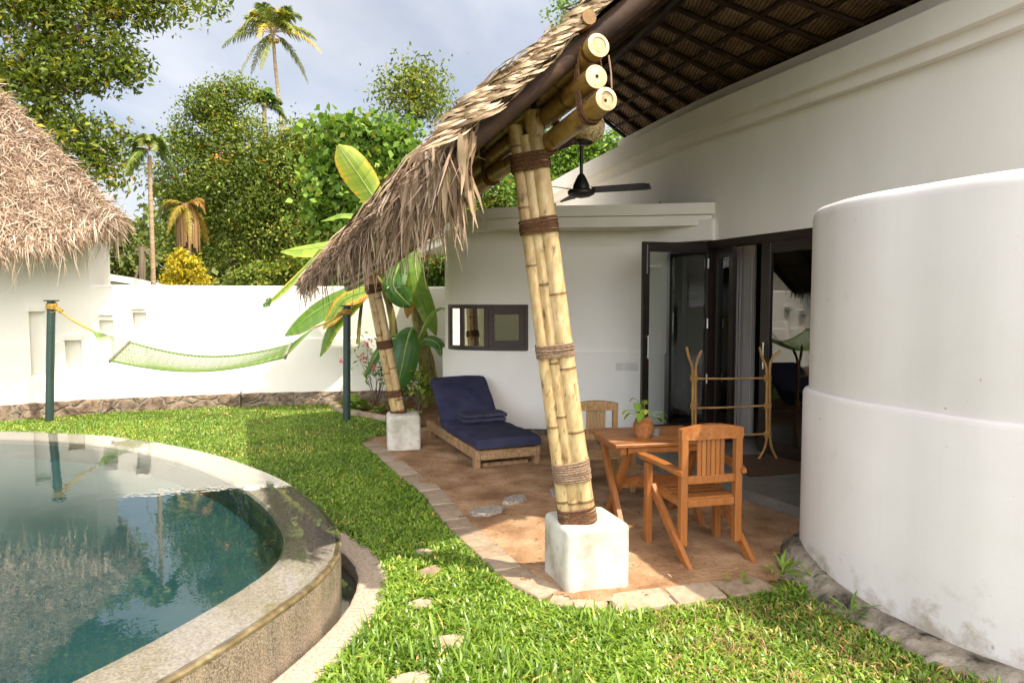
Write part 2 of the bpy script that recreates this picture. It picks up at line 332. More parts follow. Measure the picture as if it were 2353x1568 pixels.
M['curtain'] = pm('grey_curtain', [(.3, (.42, .38, .35)), (.7, (.52, .48, .45))], 4, .95, 4, (1, 1, .3), bs=.2, bd=.003, bscale=90)
M['rug'] = pm('brown_rug', [(.3, (.045, .022, .012)), (.7, (.10, .055, .03))], 30, .98, 4, bs=.8, bd=.006, bscale=120)
M['rattan'] = pm('honey_rattan', [(.0, (.10, .045, .012)), (.35, (.30, .15, .04)), (.6, (.43, .24, .075)), (.8, (.52, .33, .13))], 8, .35, 6, bs=.15, bd=.002, attr=.3, spec=.5)
M['fan'] = pm('matt_black_paint', [(.3, (.008, .008, .009)), (.7, (.014, .014, .015))], 8, .4, 3, bs=.05, bd=.001)
M['post'] = pm('dark_green_paint', [(.3, (.018, .042, .036)), (.7, (.030, .058, .050))], 6, .42, 5, bs=.1, bd=.002)
M['cordgreen'] = pm('green_nylon_cord', [(.0, (.045, .10, .014)), (.5, (.12, .20, .038)), (1, (.24, .33, .10))], 3, .7, 3, bs=0, attr=.8)
M['ropeyellow'] = pm('yellow_rope', [(.3, (.36, .21, .03)), (.7, (.56, .38, .09))], 50, .85, 4, bs=.6, bd=.003)
M['barwood'] = pm('grey_spreader_wood', [(.3, (.13, .12, .10)), (.7, (.25, .23, .20))], 8, .7, 5, bs=.2, bd=.002)
M['wallstone'] = None
def wallstone():
    m, nt, b, o = mat_new('rubble_stone_base'); v = coords(nt, 'Object', (1, 1, 1.3)); nv = noise(nt, v, 4, 4)
    vo = N(nt, 'ShaderNodeTexVoronoi', feature='DISTANCE_TO_EDGE'); vo.inputs['Scale'].default_value = 3.6; vc = N(nt, 'ShaderNodeTexVoronoi'); vc.inputs['Scale'].default_value = 3.6
    va = N(nt, 'ShaderNodeVectorMath', operation='MULTIPLY_ADD'); va.inputs[1].default_value = (.25, .25, .25); cb = N(nt, 'ShaderNodeCombineXYZ')
    for i in range(3): nt.links.new(nv, cb.inputs[i])
    nt.links.new(cb.outputs[0], va.inputs[0]); nt.links.new(v, va.inputs[2]); nt.links.new(va.outputs[0], vo.inputs['Vector']); nt.links.new(va.outputs[0], vc.inputs['Vector'])
    f = noise(nt, v, 9, 8, .65); c = ramp(nt, f, [(.35, (.05, .034, .024)), (.5, (.16, .118, .084)), (.68, (.29, .235, .18))])
    c = mixc(nt, .55, c, ramp(nt, vc.outputs['Color'], [(.2, (.35, .30, .26)), (.8, (.75, .68, .60))]), 'OVERLAY'); e = ramp(nt, vo.outputs['Distance'], [(.02, (0, 0, 0)), (.09, (1, 1, 1))])
    mo = ramp(nt, noise(nt, v, 30, 4), [(.3, (.16, .125, .09)), (.7, (.27, .215, .16))]); c = mixc(nt, e, mo, c)
    nt.links.new(c, b.inputs['Base Color']); b.inputs['Roughness'].default_value = .9; bump(nt, e, .8, .03, b); return m
M['wallstone'] = wallstone()
M['flag'] = pm('grey_flagstone', [(.35, (.17, .15, .125)), (.5, (.30, .265, .225)), (.66, (.42, .38, .33))], 45, .85, 5, bs=.7, bd=.006, bscale=60, spec=.25)
M['bark'] = pm('tree_bark', [(.3, (.07, .045, .03)), (.55, (.16, .11, .075)), (.75, (.29, .22, .17))], 5, .95, 8, (1, 1, .35), bs=1, bd=.03, bscale=16, spec=.1)
M['barkpale'] = pm('pale_palm_bark', [(.3, (.24, .17, .10)), (.7, (.46, .36, .24))], 5, .95, 7, (1, 1, 3), bs=.8, bd=.02, bscale=12, spec=.1)
M['leaf_olive'] = leafmat('olive_leaf', [(0, (0.052, 0.081, 0.010)), (.4, (0.138, 0.193, 0.020)), (.75, (0.263, 0.303, 0.036)), (.975, (0.552, 0.404, 0.049)), (1, (0.758, 0.343, 0.049))], .42, .33)
M['leaf_dark'] = leafmat('glossy_dark_leaf', [(0, (0.053, 0.087, 0.015)), (.4, (0.143, 0.205, 0.026)), (.75, (0.283, 0.350, 0.053)), (.975, (0.508, 0.411, 0.066)), (1, (0.896, 0.290, 0.075))], .5, .30, .3)
M['leaf_bright'] = leafmat('fresh_green_leaf', [(0, (0.049, 0.103, 0.012)), (.4, (0.122, 0.225, 0.025)), (.8, (0.229, 0.353, 0.044)), (1, (0.457, 0.448, 0.075))], .55, .35)
M['leaf_yellow'] = leafmat('golden_conifer_leaf', [(0, (0.237, 0.200, 0.013)), (.5, (0.525, 0.425, 0.022)), (1, (0.775, 0.625, 0.044))], .6, .3)
M['leaf_far'] = leafmat('far_leaf', [(0, (0.047, 0.068, 0.016)), (.5, (0.129, 0.170, 0.031)), (1, (0.304, 0.297, 0.058))], .55, .3)
M['palm'] = leafmat('coconut_frond', [(0, (0.048, 0.101, 0.016)), (.45, (0.116, 0.195, 0.029)), (.75, (0.231, 0.254, 0.039)), (1, (0.544, 0.389, 0.039))], .38, .3)
M['palmyellow'] = leafmat('yellowing_frond', [(0, (.09, .10, .015)), (.45, (.25, .21, .02)), (.8, (.46, .33, .03)), (1, (.36, .17, .06))], .4, .35)
M['banana'] = leafmat('banana_leaf', [(0, (0.024, 0.078, 0.014)), (.35, (0.053, 0.150, 0.022)), (.65, (0.150, 0.273, 0.030)), (.85, (0.360, 0.429, 0.060)), (.94, (0.750, 0.468, 0.048)), (1, (0.450, 0.195, 0.060))], .33, .38, .5)
M['stem'] = pm('banana_stem', [(.3, (.10, .065, .028)), (.5, (.20, .17, .045)), (.7, (.28, .28, .07))], 5, .5, 7, (4, 4, .8), bs=.3, bd=.006, bscale=14, stain=((.10, .05, .025), 2.5, .58))
M['stalk'] = pm('green_leaf_stalk', [(.3, (.12, .19, .035)), (.7, (.25, .32, .07))], 5, .45, 4, bs=.1, bd=.002)
M['grass'] = leafmat('broad_lawn_grass', [(0, (0.065, 0.128, 0.016)), (.35, (0.143, 0.254, 0.025)), (.7, (0.273, 0.403, 0.044)), (.9, (0.504, 0.538, 0.094)), (1, (0.919, 0.538, 0.217))], .36, .3, .45)
M['dry'] = leafmat('dry_grass', [(0, (.20, .11, .045)), (.6, (.40, .26, .12)), (1, (.55, .40, .22))], .7, .2, .2)
M['litter'] = leafmat('leaf_litter', [(0, (.03, .015, .008)), (.6, (.12, .06, .03)), (1, (.36, .24, .13))], .8, .1, .2)
M['pink'] = leafmat('pink_petal', [(0, (.45, .04, .06)), (1, (.75, .20, .24))], .6, .3)
M['red'] = leafmat('red_petal', [(0, (.55, .03, .015)), (1, (.8, .12, .04))], .6, .25)
M['ropepot'] = pm('orange_rope_weave', [(.3, (.25, .09, .025)), (.7, (.45, .20, .07))], 40, .85, 5, bs=.8, bd=.004, bscale=120)
M['globe'] = pm('woven_cane_globe', [(.40, (.17, .11, .045)), (.5, (.40, .31, .16)), (.65, (.52, .42, .24))], 34, .7, 3, bs=.6, bd=.004, bscale=50, dist=1.5)
M['tin'] = pm('dull_tin', [(.3, (.16, .15, .14)), (.7, (.25, .24, .22))], 12, .35, 3, bs=0)
M['switch'] = pm('ivory_switch_plastic', [(.3, (.60, .58, .53)), (.7, (.66, .64, .59))], 4, .4, 2, bs=0)
M['pole'] = pm('weathered_pole', [(.3, (.14, .10, .065)), (.7, (.25, .19, .13))], 5, .9, 5, (1, 1, .3), bs=.3, bd=.01)
M['wire'] = pm('grey_wire', [(.3, (.10, .095, .09)), (.7, (.16, .155, .15))], 5, .6, 2, bs=0)
# ================================================================ camera, light, sky
cam = bpy.data.cameras.new('camera'); camo = bpy.data.objects.new('camera', cam); COL.objects.link(camo)
camo.location = EYE; camo.rotation_euler = (R(90) - PITCH, 0, 0); cam.lens = 24; cam.sensor_width = 36; cam.clip_start = .05; cam.clip_end = 2000
SC.camera = camo
SUN_EL, SUN_AZ = R(61.5), Vector((.875, -.484))          # towards the sun: behind the camera, to the right
tosun = Vector((SUN_AZ.x * math.cos(SUN_EL), SUN_AZ.y * math.cos(SUN_EL), math.sin(SUN_EL)))
sl = bpy.data.lights.new('sun', 'SUN'); sl.energy = 4.7; sl.angle = R(.6); sl.color = (1.0, .91, .76)
so = bpy.data.objects.new('sun', sl); COL.objects.link(so); so.rotation_euler = tosun.to_track_quat('Z', 'Y').to_euler()
w = bpy.data.worlds.new('World'); SC.world = w; w.use_nodes = True; nt = w.node_tree; bg = nt.nodes['Background']
sky = nt.nodes.new('ShaderNodeTexSky'); sky.sky_type = 'NISHITA'; sky.sun_disc = False; sky.sun_elevation = SUN_EL
sky.sun_rotation = math.atan2(SUN_AZ.x, SUN_AZ.y); sky.air_density = 1.0; sky.dust_density = 2.2; sky.ozone_density = 1.2
tc = nt.nodes.new('ShaderNodeTexCoord'); sp = nt.nodes.new('ShaderNodeSeparateXYZ'); nt.links.new(tc.outputs['Generated'], sp.inputs[0])
zz = N(nt, 'ShaderNodeMath', operation='ADD'); zz.inputs[1].default_value = .22; nt.links.new(sp.outputs['Z'], zz.inputs[0])
dv = [N(nt, 'ShaderNodeMath', operation='DIVIDE') for _ in range(2)]; cb = nt.nodes.new('ShaderNodeCombineXYZ')
for i, a in enumerate('XY'):
    nt.links.new(sp.outputs[a], dv[i].inputs[0]); nt.links.new(zz.outputs[0], dv[i].inputs[1]); nt.links.new(dv[i].outputs[0], cb.inputs[i])
mp = N(nt, 'ShaderNodeMapping'); mp.inputs['Location'].default_value = (.55, .3, 0); mp.inputs['Scale'].default_value = (1.0, .75, 1); nt.links.new(cb.outputs[0], mp.inputs['Vector'])
cf = noise(nt, mp.outputs['Vector'], 1.15, 7, .5, .35)
cm = ramp(nt, cf, [(.30, (.12, .12, .12)), (.50, (.55, .55, .55)), (.70, (.95, .95, .95))])
cl = ramp(nt, noise(nt, mp.outputs['Vector'], 2.6, 5, .55), [(.3, (5.2, 5.55, 6.05)), (.7, (6.95, 7.05, 7.3))])
mixed = mixc(nt, cm, sky.outputs['Color'], cl)
dt = N(nt, 'ShaderNodeVectorMath', operation='DOT_PRODUCT'); nt.links.new(tc.outputs['Generated'], dt.inputs[0]); dt.inputs[1].default_value = tuple(tosun)   # hazy sky: brighter around the sun, dimmer opposite
mr = N(nt, 'ShaderNodeMapRange'); mr.inputs['From Min'].default_value = .05; mr.inputs['From Max'].default_value = .85; mr.inputs['To Min'].default_value = .98; mr.inputs['To Max'].default_value = 2.4; nt.links.new(dt.outputs['Value'], mr.inputs['Value'])
d2 = N(nt, 'ShaderNodeVectorMath', operation='DOT_PRODUCT'); nt.links.new(tc.outputs['Generated'], d2.inputs[0]); d2.inputs[1].default_value = tuple(Vector((-.05, -.96, .24)).normalized())
fillglow = N(nt, 'ShaderNodeMapRange'); fillglow.interpolation_type = 'SMOOTHSTEP'; fillglow.inputs['From Min'].default_value = .55; fillglow.inputs['From Max'].default_value = .97; fillglow.inputs['To Min'].default_value = 0; fillglow.inputs['To Max'].default_value = 4.0; nt.links.new(d2.outputs['Value'], fillglow.inputs['Value'])  # unseen glow low behind the camera, added to fill the shaded patio
skygain = N(nt, 'ShaderNodeMath', operation='ADD'); nt.links.new(mr.outputs[0], skygain.inputs[0]); nt.links.new(fillglow.outputs[0], skygain.inputs[1])
vm = N(nt, 'ShaderNodeVectorMath', operation='SCALE'); nt.links.new(mixed, vm.inputs[0]); nt.links.new(skygain.outputs[0], vm.inputs['Scale']); m3 = N(nt, 'ShaderNodeMapRange'); m3.inputs['From Min'].default_value = -.1; m3.inputs['From Max'].default_value = .7; nt.links.new(dt.outputs['Value'], m3.inputs['Value'])
mixed = mixc(nt, mixc(nt, m3.outputs[0], (1, 1, 1), (1.08, .97, .80)), (0, 0, 0), vm.outputs[0]) if False else mixc(nt, 1.0, vm.outputs[0], mixc(nt, m3.outputs[0], (1, .985, .985), (1.10, .965, .79)), 'MULTIPLY')
nt.links.new(mixed, bg.inputs['Color']); bg.inputs['Strength'].default_value = .10
SC.view_settings.view_transform = 'Standard'; SC.view_settings.look = 'None'; SC.view_settings.exposure = .76; SC.view_settings.gamma = 1
SC.cycles.max_bounces = 10; SC.cycles.diffuse_bounces = 5; SC.cycles.glossy_bounces = 4; SC.cycles.transparent_max_bounces = 12; SC.cycles.transmission_bounces = 4
SC.cycles.caustics_reflective = False; SC.cycles.caustics_refractive = False; SC.cycles.sample_clamp_indirect = 6
try: SC.cycles.use_denoising = True
except Exception: pass

# ================================================================ plan curves (metres)
POOL = crv([(-7.6, 6.75), (-6.5, 7.12), (-5.36, 7.15), (-4.07, 6.88), (-2.87, 6.2), (-1.99, 5.42), (-1.44, 4.74), (-1.10, 4.16), (-.975, 3.82), (-.93, 3.52), (-.965, 3.2),
            (-1.08, 2.8), (-1.26, 2.35), (-1.7, 1.5), (-2.6, .2), (-4.2, -1.0), (-6, -1.3), (-8, -.6), (-9.4, 1.2), (-9.8, 3.5), (-9.0, 5.6), (-7.6, 6.75)], 150)[:-1]
POOL = [Vector((p.x, p.y)) for p in POOL]            # runs clockwise: left normal points outward
def grow(k):
    N2 = norms2(POOL, True); out = []
    for p, n in zip(POOL, N2):
        b = math.exp(-((p.y - 4.15) / .55) ** 2) if p.x > -2.5 else 0
        out.append(p + n * (k(b) if callable(k) else k))
    return out
CHAN = grow(lambda b: .015 + .10 * b); PATHO = grow(lambda b: .20 + .085 * b)
PAVE = crv([(-1.69, 8.02), (-1.40, 7.4), (-1.127, 6.77), (-.684, 5.83), (-.436, 5.10), (-.159, 4.445), (.09, 3.93), (.30, 3.72), (.58, 3.66), (.89, 3.74), (1.23, 3.84), (1.58, 3.97)], 120)
PAVE = [Vector((p.x, p.y)) for p in PAVE]
ROOM = crv([(2.25, 7.75), (1.98, 8.0), (1.79, 8.17), (1.55, 8.40), (.9, 8.5), (.185, 8.55), (-.5, 8.68), (-.82, 8.92), (-.90, 9.3), (-.78, 10.0), (-.4, 11.2), (0, 12.4)], 70)
ROOM = [Vector((p.x, p.y)) for p in ROOM]
MAIN = crv([(.72, 12.8), (1.15, 11.2), (1.6, 9.65), (2.1, 8.05), (2.62, 6.75), (3.08, 5.6), (3.42, 4.57), (3.68, 3.6), (3.95, 2.4), (4.3, 1.0)], 90)
MAIN = [Vector((p.x, p.y)) for p in MAIN]            # lower edge of the cornice; going this way the garden is on the RIGHT
BAY = crv([(3.3, 1.7), (2.72, 2.35), (2.21, 2.94), (2.07, 3.16), (1.98, 3.37), (1.88, 3.6), (1.83, 3.82), (1.825, 4.0), (1.84, 4.17), (1.90, 4.34), (2.04, 4.50), (2.3, 4.6), (2.9, 4.63), (3.5, 4.6)], 90)
BAY = [Vector((p.x, p.y)) for p in BAY]              # garden on the LEFT
YARD = crv([(-6.30, 10.20), (-5.25, 10.6), (-4.0, 10.96), (-2.8, 11.15), (-1.5, 11.35), (0, 11.5), (1.5, 11.6)], 120)
YARD = [Vector((p.x, p.y)) for p in YARD]            # garden on the RIGHT
HUTW = crv([(-10.2, 6.4), (-9.4, 7.5), (-8.4, 8.6), (-7.13, 9.55), (-6.30, 10.20)], 60)
HUTW = [Vector((p.x, p.y)) for p in HUTW]

SAND = PAVE + [Vector((1.95, 4.5)), Vector((2.4, 4.9))] + [Vector((2.5, 7.6))] + ROOM[2:-6:4] + [Vector((-1.3, 8.9)), Vector((-1.62, 8.3))]
# ================================================================ setting: ground, turf, sand, path
G = 250
hole = [(p.x, p.y) for p in grow(lambda b: .03 + .10 * b)]
poly_sheet('ground', [(-G, -G), (G, -G), (G, G), (-G, G)], [hole], -.012, M['ground'], kind='structure')
lawn_out = [(-11, -3), (2.6, -3), (2.6, 3.2)] + [(2.6, 4.2), (2.6, 12.2), (-6.4, 12.2), (-11, 9)]
poly_sheet('lawn', lawn_out, [hole, [(p.x, p.y) for p in PAVE[::4] + SAND[len(PAVE):]]], 0.0, M['turf'], kind='structure')
def relief(name, poly, z0, amp, mat, step=.05, seed=1, edge=None):
    xs = [p[0] for p in poly]; ys = [p[1] for p in poly]
    X = np.arange(min(xs) - step, max(xs) + step * 2, step); Y = np.arange(min(ys) - step, max(ys) + step * 2, step); XX, YY = np.meshgrid(X, Y)
    Z = z0 + amp * (nz(XX, YY, .9, seed) + .6 * nz(XX, YY, 2.6, seed + 3) + .45 * nz(XX, YY, 6.0, seed + 5))
    nxx = len(X); q = []
    cx = (XX[:-1, :-1] + step / 2); cy = (YY[:-1, :-1] + step / 2); ok = inpoly(cx, cy, poly)
    ii, jj = np.nonzero(ok); a = ii * nxx + jj
    F = np.stack([a, a + 1, a + nxx + 1, a + nxx], 1)
    used = np.unique(F); mp_ = np.zeros(XX.size, int); mp_[used] = np.arange(len(used))
    V = np.stack([XX.ravel(), YY.ravel(), Z.ravel()], 1)[used]
    return np_mesh(name, V, mp_[F], mat, smooth=True, kind='structure')
relief('sand_floor', SAND, .014, .012, M['sand'], .03)
mb = MB(); ring = [(a, b) for a, b in zip(CHAN, PATHO)]
n = len(ring); vs = []; fs = []
for a, b in ring: vs += [(a.x, a.y, -.10), (a.x, a.y, .012), (a.x + (b.x - a.x) * .06, a.y + (b.y - a.y) * .06, .018), (b.x, b.y, .018), (b.x, b.y, -.02)]
for i in range(n):
    j = (i + 1) % n
    for k in range(4): fs.append((i * 5 + k, j * 5 + k, j * 5 + k + 1, i * 5 + k + 1))
mb.add(vs, fs); mb.build('path', M['granite'], kind='structure')

# ================================================================ swimming pool
pool = placed('swimming_pool', 'curved infinity pool of streaked granite filled with clear green water', 'swimming pool', (-4.5, 3, 0))
WZ = .300
mb = MB(); sweep(mb, POOL, [(0, -.12), (0, WZ - .022), (-.006, WZ - .010), (-.018, WZ - .004)], closed=True); mb.build('outer_wall', M['poolwall'], pool, True)
mb = MB(); sweep(mb, POOL, [(.002, WZ - .028), (.003, WZ - .016), (-.006, WZ - .006), (-.022, WZ - .0035), (-.032, WZ - .0045)], closed=True); mb.build('wet_edge', M['algae'], pool, True)
mb = MB(); sweep(mb, POOL, [(-.018, WZ - .004), (-.30, WZ - .007), (-.315, WZ - .02), (-.32, -.85)], closed=True); mb.build('rim', M['rim'], pool)
inner = [(p.x, p.y) for p in off2(POOL, -.31, True)]
poly_sheet('floor', inner, [], -.80, M['poolfloor'], parent=pool)
mb = MB(); sweep(mb, POOL, [(-.3205, WZ - .06), (-.3205, -.80)], closed=True); mb.build('inner_wall', M['poolfloor'], pool)
mb = MB(); c = PZ(578, 1123, WZ - .01); lathe(mb, [(0.001, .012), (.05, .012), (.062, .006), (.066, -.02)], c, 24); mb.build('pool_light', M['switch'], pool, True)
poly_sheet('water', [(p.x, p.y) for p in off2(POOL, -.004, True)], [], WZ, M['water'], kind='structure')
poly_sheet('murk_sheet', [(p.x, p.y) for p in off2(POOL, -.33, True)], [], WZ - .20, M['murksheet'], kind='structure')  # added sheet below the surface, hides the hard sun edge on the floor
mb = MB(); 
ring2 = grow(.001); vs = []; fs = []
for a, b in zip(ring2, CHAN): vs += [(a.x, a.y, -.075), (b.x, b.y, -.075)]
for i in range(len(ring2)): j = (i + 1) % len(ring2); fs.append((2 * i, 2 * j, 2 * j + 1, 2 * i + 1))
mb.add(vs, fs); mb.build('channel_water', M['water'], kind='structure')
mb = MB(); mb.add([(v[0], v[1], -.10) for v in vs], fs); mb.build('overflow_channel', M['slab'], pool)

# ================================================================ house
house = placed('white_villa', 'white curved villa with rounded bays, dark glass doors and a stepped cornice', 'house', (2.6, 6.8, 0))
def wall(mb, pts, side, z0, z1, th, r=.5):     # side +1: face at pts, body to the right; -1: body to the left
    sweep(mb, pts, [(0, z0), (0, z1), (-side * th, z1), (-side * th, z0)], loop=True)
FACE = [Vector((p.x, p.y)) for p in off2(MAIN, .10)]     # wall face, 10 cm behind the cornice edge
def seg(pts, ya, yb): return [p for p in pts if yb <= p.y <= ya]
mb = MB()
wall(mb, seg(FACE, 13, 9.1), -1, -.05, 2.36, .22)
wall(mb, seg(FACE, 5.25, 0), -1, -.05, 2.36, .22)
wall(mb, FACE, -1, 2.36, 3.52, .22)
mb.build('main_wall', M['white'], house, True)
mb = MB(); sweep(mb, MAIN, [(.12, 3.50), (0, 3.50), (0, 3.605), (-.02, 3.61), (-.075, 3.612), (-.075, 3.845), (-.07, 3.85), (.25, 3.85), (.25, 3.52)], loop=True); mb.build('cornice', M['cream'], house)
ups = [p for p in MAIN if p.y < 10.3]
mb = MB(); sweep(mb, ups, [(.16, 3.85), (.16, 4.05), (.34, 4.05), (.34, 3.85)], loop=True); mb.build('upstand', M['cream'], house)
# near rounded bay
def bayz(t, j, z): return z + (.10 * max(0, 1 - abs(t - .62) / .16) if z < .2 and z > 0 else 0)
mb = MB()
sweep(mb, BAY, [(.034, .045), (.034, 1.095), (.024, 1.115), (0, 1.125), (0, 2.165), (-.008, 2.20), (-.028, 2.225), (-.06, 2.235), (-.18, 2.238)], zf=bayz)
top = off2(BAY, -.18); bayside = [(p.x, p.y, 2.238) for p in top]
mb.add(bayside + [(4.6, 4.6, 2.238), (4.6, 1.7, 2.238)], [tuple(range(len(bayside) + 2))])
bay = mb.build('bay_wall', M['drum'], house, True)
try:
    bay.data.polygons[len(bay.data.polygons) - 1].use_smooth = False
except Exception: pass
def footz(t, j, z): return z + .045 * math.sin(t * 61 + j) * (1 if j in (2, 3) else 0) * .5 + (.10 * max(0, 1 - abs(t - .62) / .16) if j < 2 else 0)
fb = [Vector((p.x, p.y)) for p in crv([(p.x, p.y, 0) for p in BAY], 260)]; FN = norms2(fb); mb = MB(); prof = [(.03, .062), (.06, .063), (.09, .058), (.115, .045), (.14, .028), (.165, .008), (.19, -.012), (.21, -.03), (.22, -.08)]
vs = []; fs = []; K = len(prof)
for i, (p, nn) in enumerate(zip(fb, FN)):
    for j, (o, z) in enumerate(prof):
        s_ = i * .028; w1 = float(nz(np.array(s_), np.array(j * .05), 1.1, 4)); w2 = float(nz(np.array(s_), np.array(j * .07), 4.0, 5)); k_ = min(1, j / 3)
        oo = o + (.055 * w1 + .022 * w2) * k_ + .02 * k_; zz_ = footz(i / 259, 0 if j < 2 else 9, z) + (.018 * w2 + .012 * float(nz(np.array(s_), np.array(j * .2), 7, 6))) * k_ * (j < 7) + (.10 * max(0, 1 - abs(i / 259 - .62) / .16) * (1 - k_) if j >= 2 else 0)
        vs.append((p.x + nn.x * oo, p.y + nn.y * oo, zz_))
for i in range(len(fb) - 1):
    for j in range(K - 1): fs.append((i * K + j, (i + 1) * K + j, (i + 1) * K + j + 1, i * K + j + 1))
mb.add(vs, fs); mb.build('stone_footing', M['footing'], house, True)
# far rounded room: wall with a window opening, ledge, curved roof slab
ROOMN = norms2(ROOM)
def room_s(px, z):                       # index on ROOM seen at that pixel column
    return min(range(len(ROOM)), key=lambda i: abs((ROOM[i].x / ROOM[i].y) * FPX + 1176 - px) + (1e3 if i > 44 or i < 3 else 0))
ROOM_F = crv([(p.x, p.y, 0) for p in ROOM], 420); ROOM_F = [Vector((p.x, p.y)) for p in ROOM_F]
def cols(px0, px1):
    idx = [i for i, p in enumerate(ROOM_F) if px0 <= 1176 + FPX * p.x / p.y <= px1 and p.y < 9.3]
    return min(idx), max(idx)
wa, wb = cols(1031, 1212); ZW0, ZW1 = 1.055, 1.632
mb = MB(); st = 6
def sub(a, b): return ROOM_F[a:b:st] + [ROOM_F[b]]
# which way is out: going from the door side round to the left the garden is on the LEFT
i18 = min(range(200), key=lambda i: (ROOM_F[i] - Vector((1.84, 8.13))).length)
wall(mb, sub(i18, wa), 1, 1.05, 2.36, .16); wall(mb, sub(0, wa), 1, 2.362, 2.60, .16); wall(mb, sub(wb, len(ROOM_F) - 1), 1, 1.05, 2.60, .16)
wall(mb, sub(wa, wb), 1, ZW1, 2.60, .16)
ob = off2(ROOM_F, .035)
wall(mb, [ob[i] for i in range(i18, len(ob), st)], 1, -.02, 1.05, .195)
mb.build('room_wall', M['white'], house, True)
SLABC = crv([(2.33, 7.80), (2.05, 7.82), (1.6, 7.90), (1.14, 7.97), (.4, 8.06), (-.14, 8.21), (-.58, 8.6), (-.86, 9.57), (-1.25, 10.9), (-1.85, 12.6)], 60); SLABC = [Vector((p.x, p.y)) for p in SLABC]
mb = MB(); sweep(mb, SLABC, [(-.9, 2.535), (-.05, 2.535), (-.05, 2.655), (0, 2.66), (0, 2.785), (-.9, 2.80)], loop=True); 
mb.build('room_roof', M['cream'], house)
mb = MB(); inn = off2(SLABC, -.07); mb.add([(p.x, p.y, 2.542) for p in inn] + [(.6, 13, 2.542), (2.6, 9.5, 2.542)], [tuple(range(len(inn) + 2))]); mb.add([(p.x, p.y, 2.78) for p in inn] + [(.6, 13, 2.78), (2.6, 9.5, 2.78)], [tuple(range(len(inn) + 2))]); mb.build('room_ceiling', M['cream'], house)
mb = MB(); sweep(mb, [ob[i] for i in range(i18, 330, st)], [(-.01, .0), (.05, .0), (.045, .07), (-.01, .075)], loop=True); mb.build('skirting', M['footing'], house)
# window in the room
win = MB(); wi = [ROOM_F[i] for i in range(wa, wb + 1, 2)]
fr = lambda z0, z1, d0, d1: sweep(win, wi, [(d0, z0), (d0, z1), (d1, z1), (d1, z0)], loop=True)
fr(ZW0, ZW0 + .05, .012, -.10); fr(ZW1 - .05, ZW1, .012, -.10)
def wcol(px): return min(range(wa, wb + 1), key=lambda i: abs(1176 + FPX * ROOM_F[i].x / ROOM_F[i].y - px))
def post_at(mb, i, w, z0, z1, d0=.014, d1=-.10):
    p = ROOM_F[i]; t = (ROOM_F[min(i + 2, wb)] - ROOM_F[max(i - 2, wa)]).normalized(); nn = Vector((-t.y, t.x)); c = p + nn * ((d0 + d1) / 2)
    boxm(mb, (w, abs(d0 - d1), z1 - z0), (c.x, c.y, (z0 + z1) / 2), rotz(math.atan2(t.y, t.x)), .004)
for px, ww in ((1033, .05), (1062, .055), (1117, .06), (1209, .055)): post_at(win, wcol(px), ww, ZW0 + .002, ZW1 - .002)
wino = win.build('window', M['windowwood'], house)
cas = MB(); a, b = wcol(1124), wcol(1203); ci = [ROOM_F[i] for i in range(min(a, b), max(a, b) + 1)]
for z0, z1 in ((ZW0 + .052, ZW0 + .125), (ZW1 - .125, ZW1 - .052)): sweep(cas, ci, [(.02, z0), (.02, z1), (-.03, z1), (-.03, z0)], loop=True)
post_at(cas, wcol(1129), .075, ZW0 + .054, ZW1 - .054, .022, -.03); post_at(cas, wcol(1198), .075, ZW0 + .054, ZW1 - .054, .022, -.03)
cas.build('casement_frame', M['windowwood'], wino)
for px0, px1 in ((1036, 1059), (1065, 1113), (1133, 1194)):
    i, j = sorted((wcol(px0), wcol(px1))); p, q = ROOM_F[i], ROOM_F[j]; pm_ = MB()
    pm_.add([(p.x, p.y, ZW0 + .04), (q.x, q.y, ZW0 + .04), (q.x, q.y, ZW1 - .04), (p.x, p.y, ZW1 - .04)], [(0, 1, 2, 3)]); pane = pm_.build('pane', M['windowglass'], wino); pane.location.y = .02
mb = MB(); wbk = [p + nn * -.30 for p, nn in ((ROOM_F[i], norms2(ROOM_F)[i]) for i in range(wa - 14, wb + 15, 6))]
sweep(mb, wbk, [(0, .9), (0, 1.9)]); mb.build('dark_backing', M['interior'], house)  # dark sheet stands in for the unlit room behind the panes
# switches on the room wall
def plate(px, py, w, h):
    i = min(range(120), key=lambda k: abs(1176 + FPX * ob[k].x / ob[k].y - px)); p = ob[i]; t = (ob[i + 2] - ob[i - 2]).normalized(); nn = Vector((-t.y, t.x)); z = P(px, py, p.y).z
    m_ = MB(); Mr = rotz(math.atan2(t.y, t.x)); boxm(m_, (w, .014, h), (p.x + nn.x * .006, p.y + nn.y * .006, z), Mr, .003); o = m_.build('switch_plate', M['switch'], house)
    k_ = MB(); boxm(k_, (w * .34, .012, h * .5), (p.x + nn.x * .014, p.y + nn.y * .014, z), Mr, .003); k_.build('switch_rocker', M['switch'], o)
plate(1423, 842, .095, .095); plate(1452, 842, .17, .095)
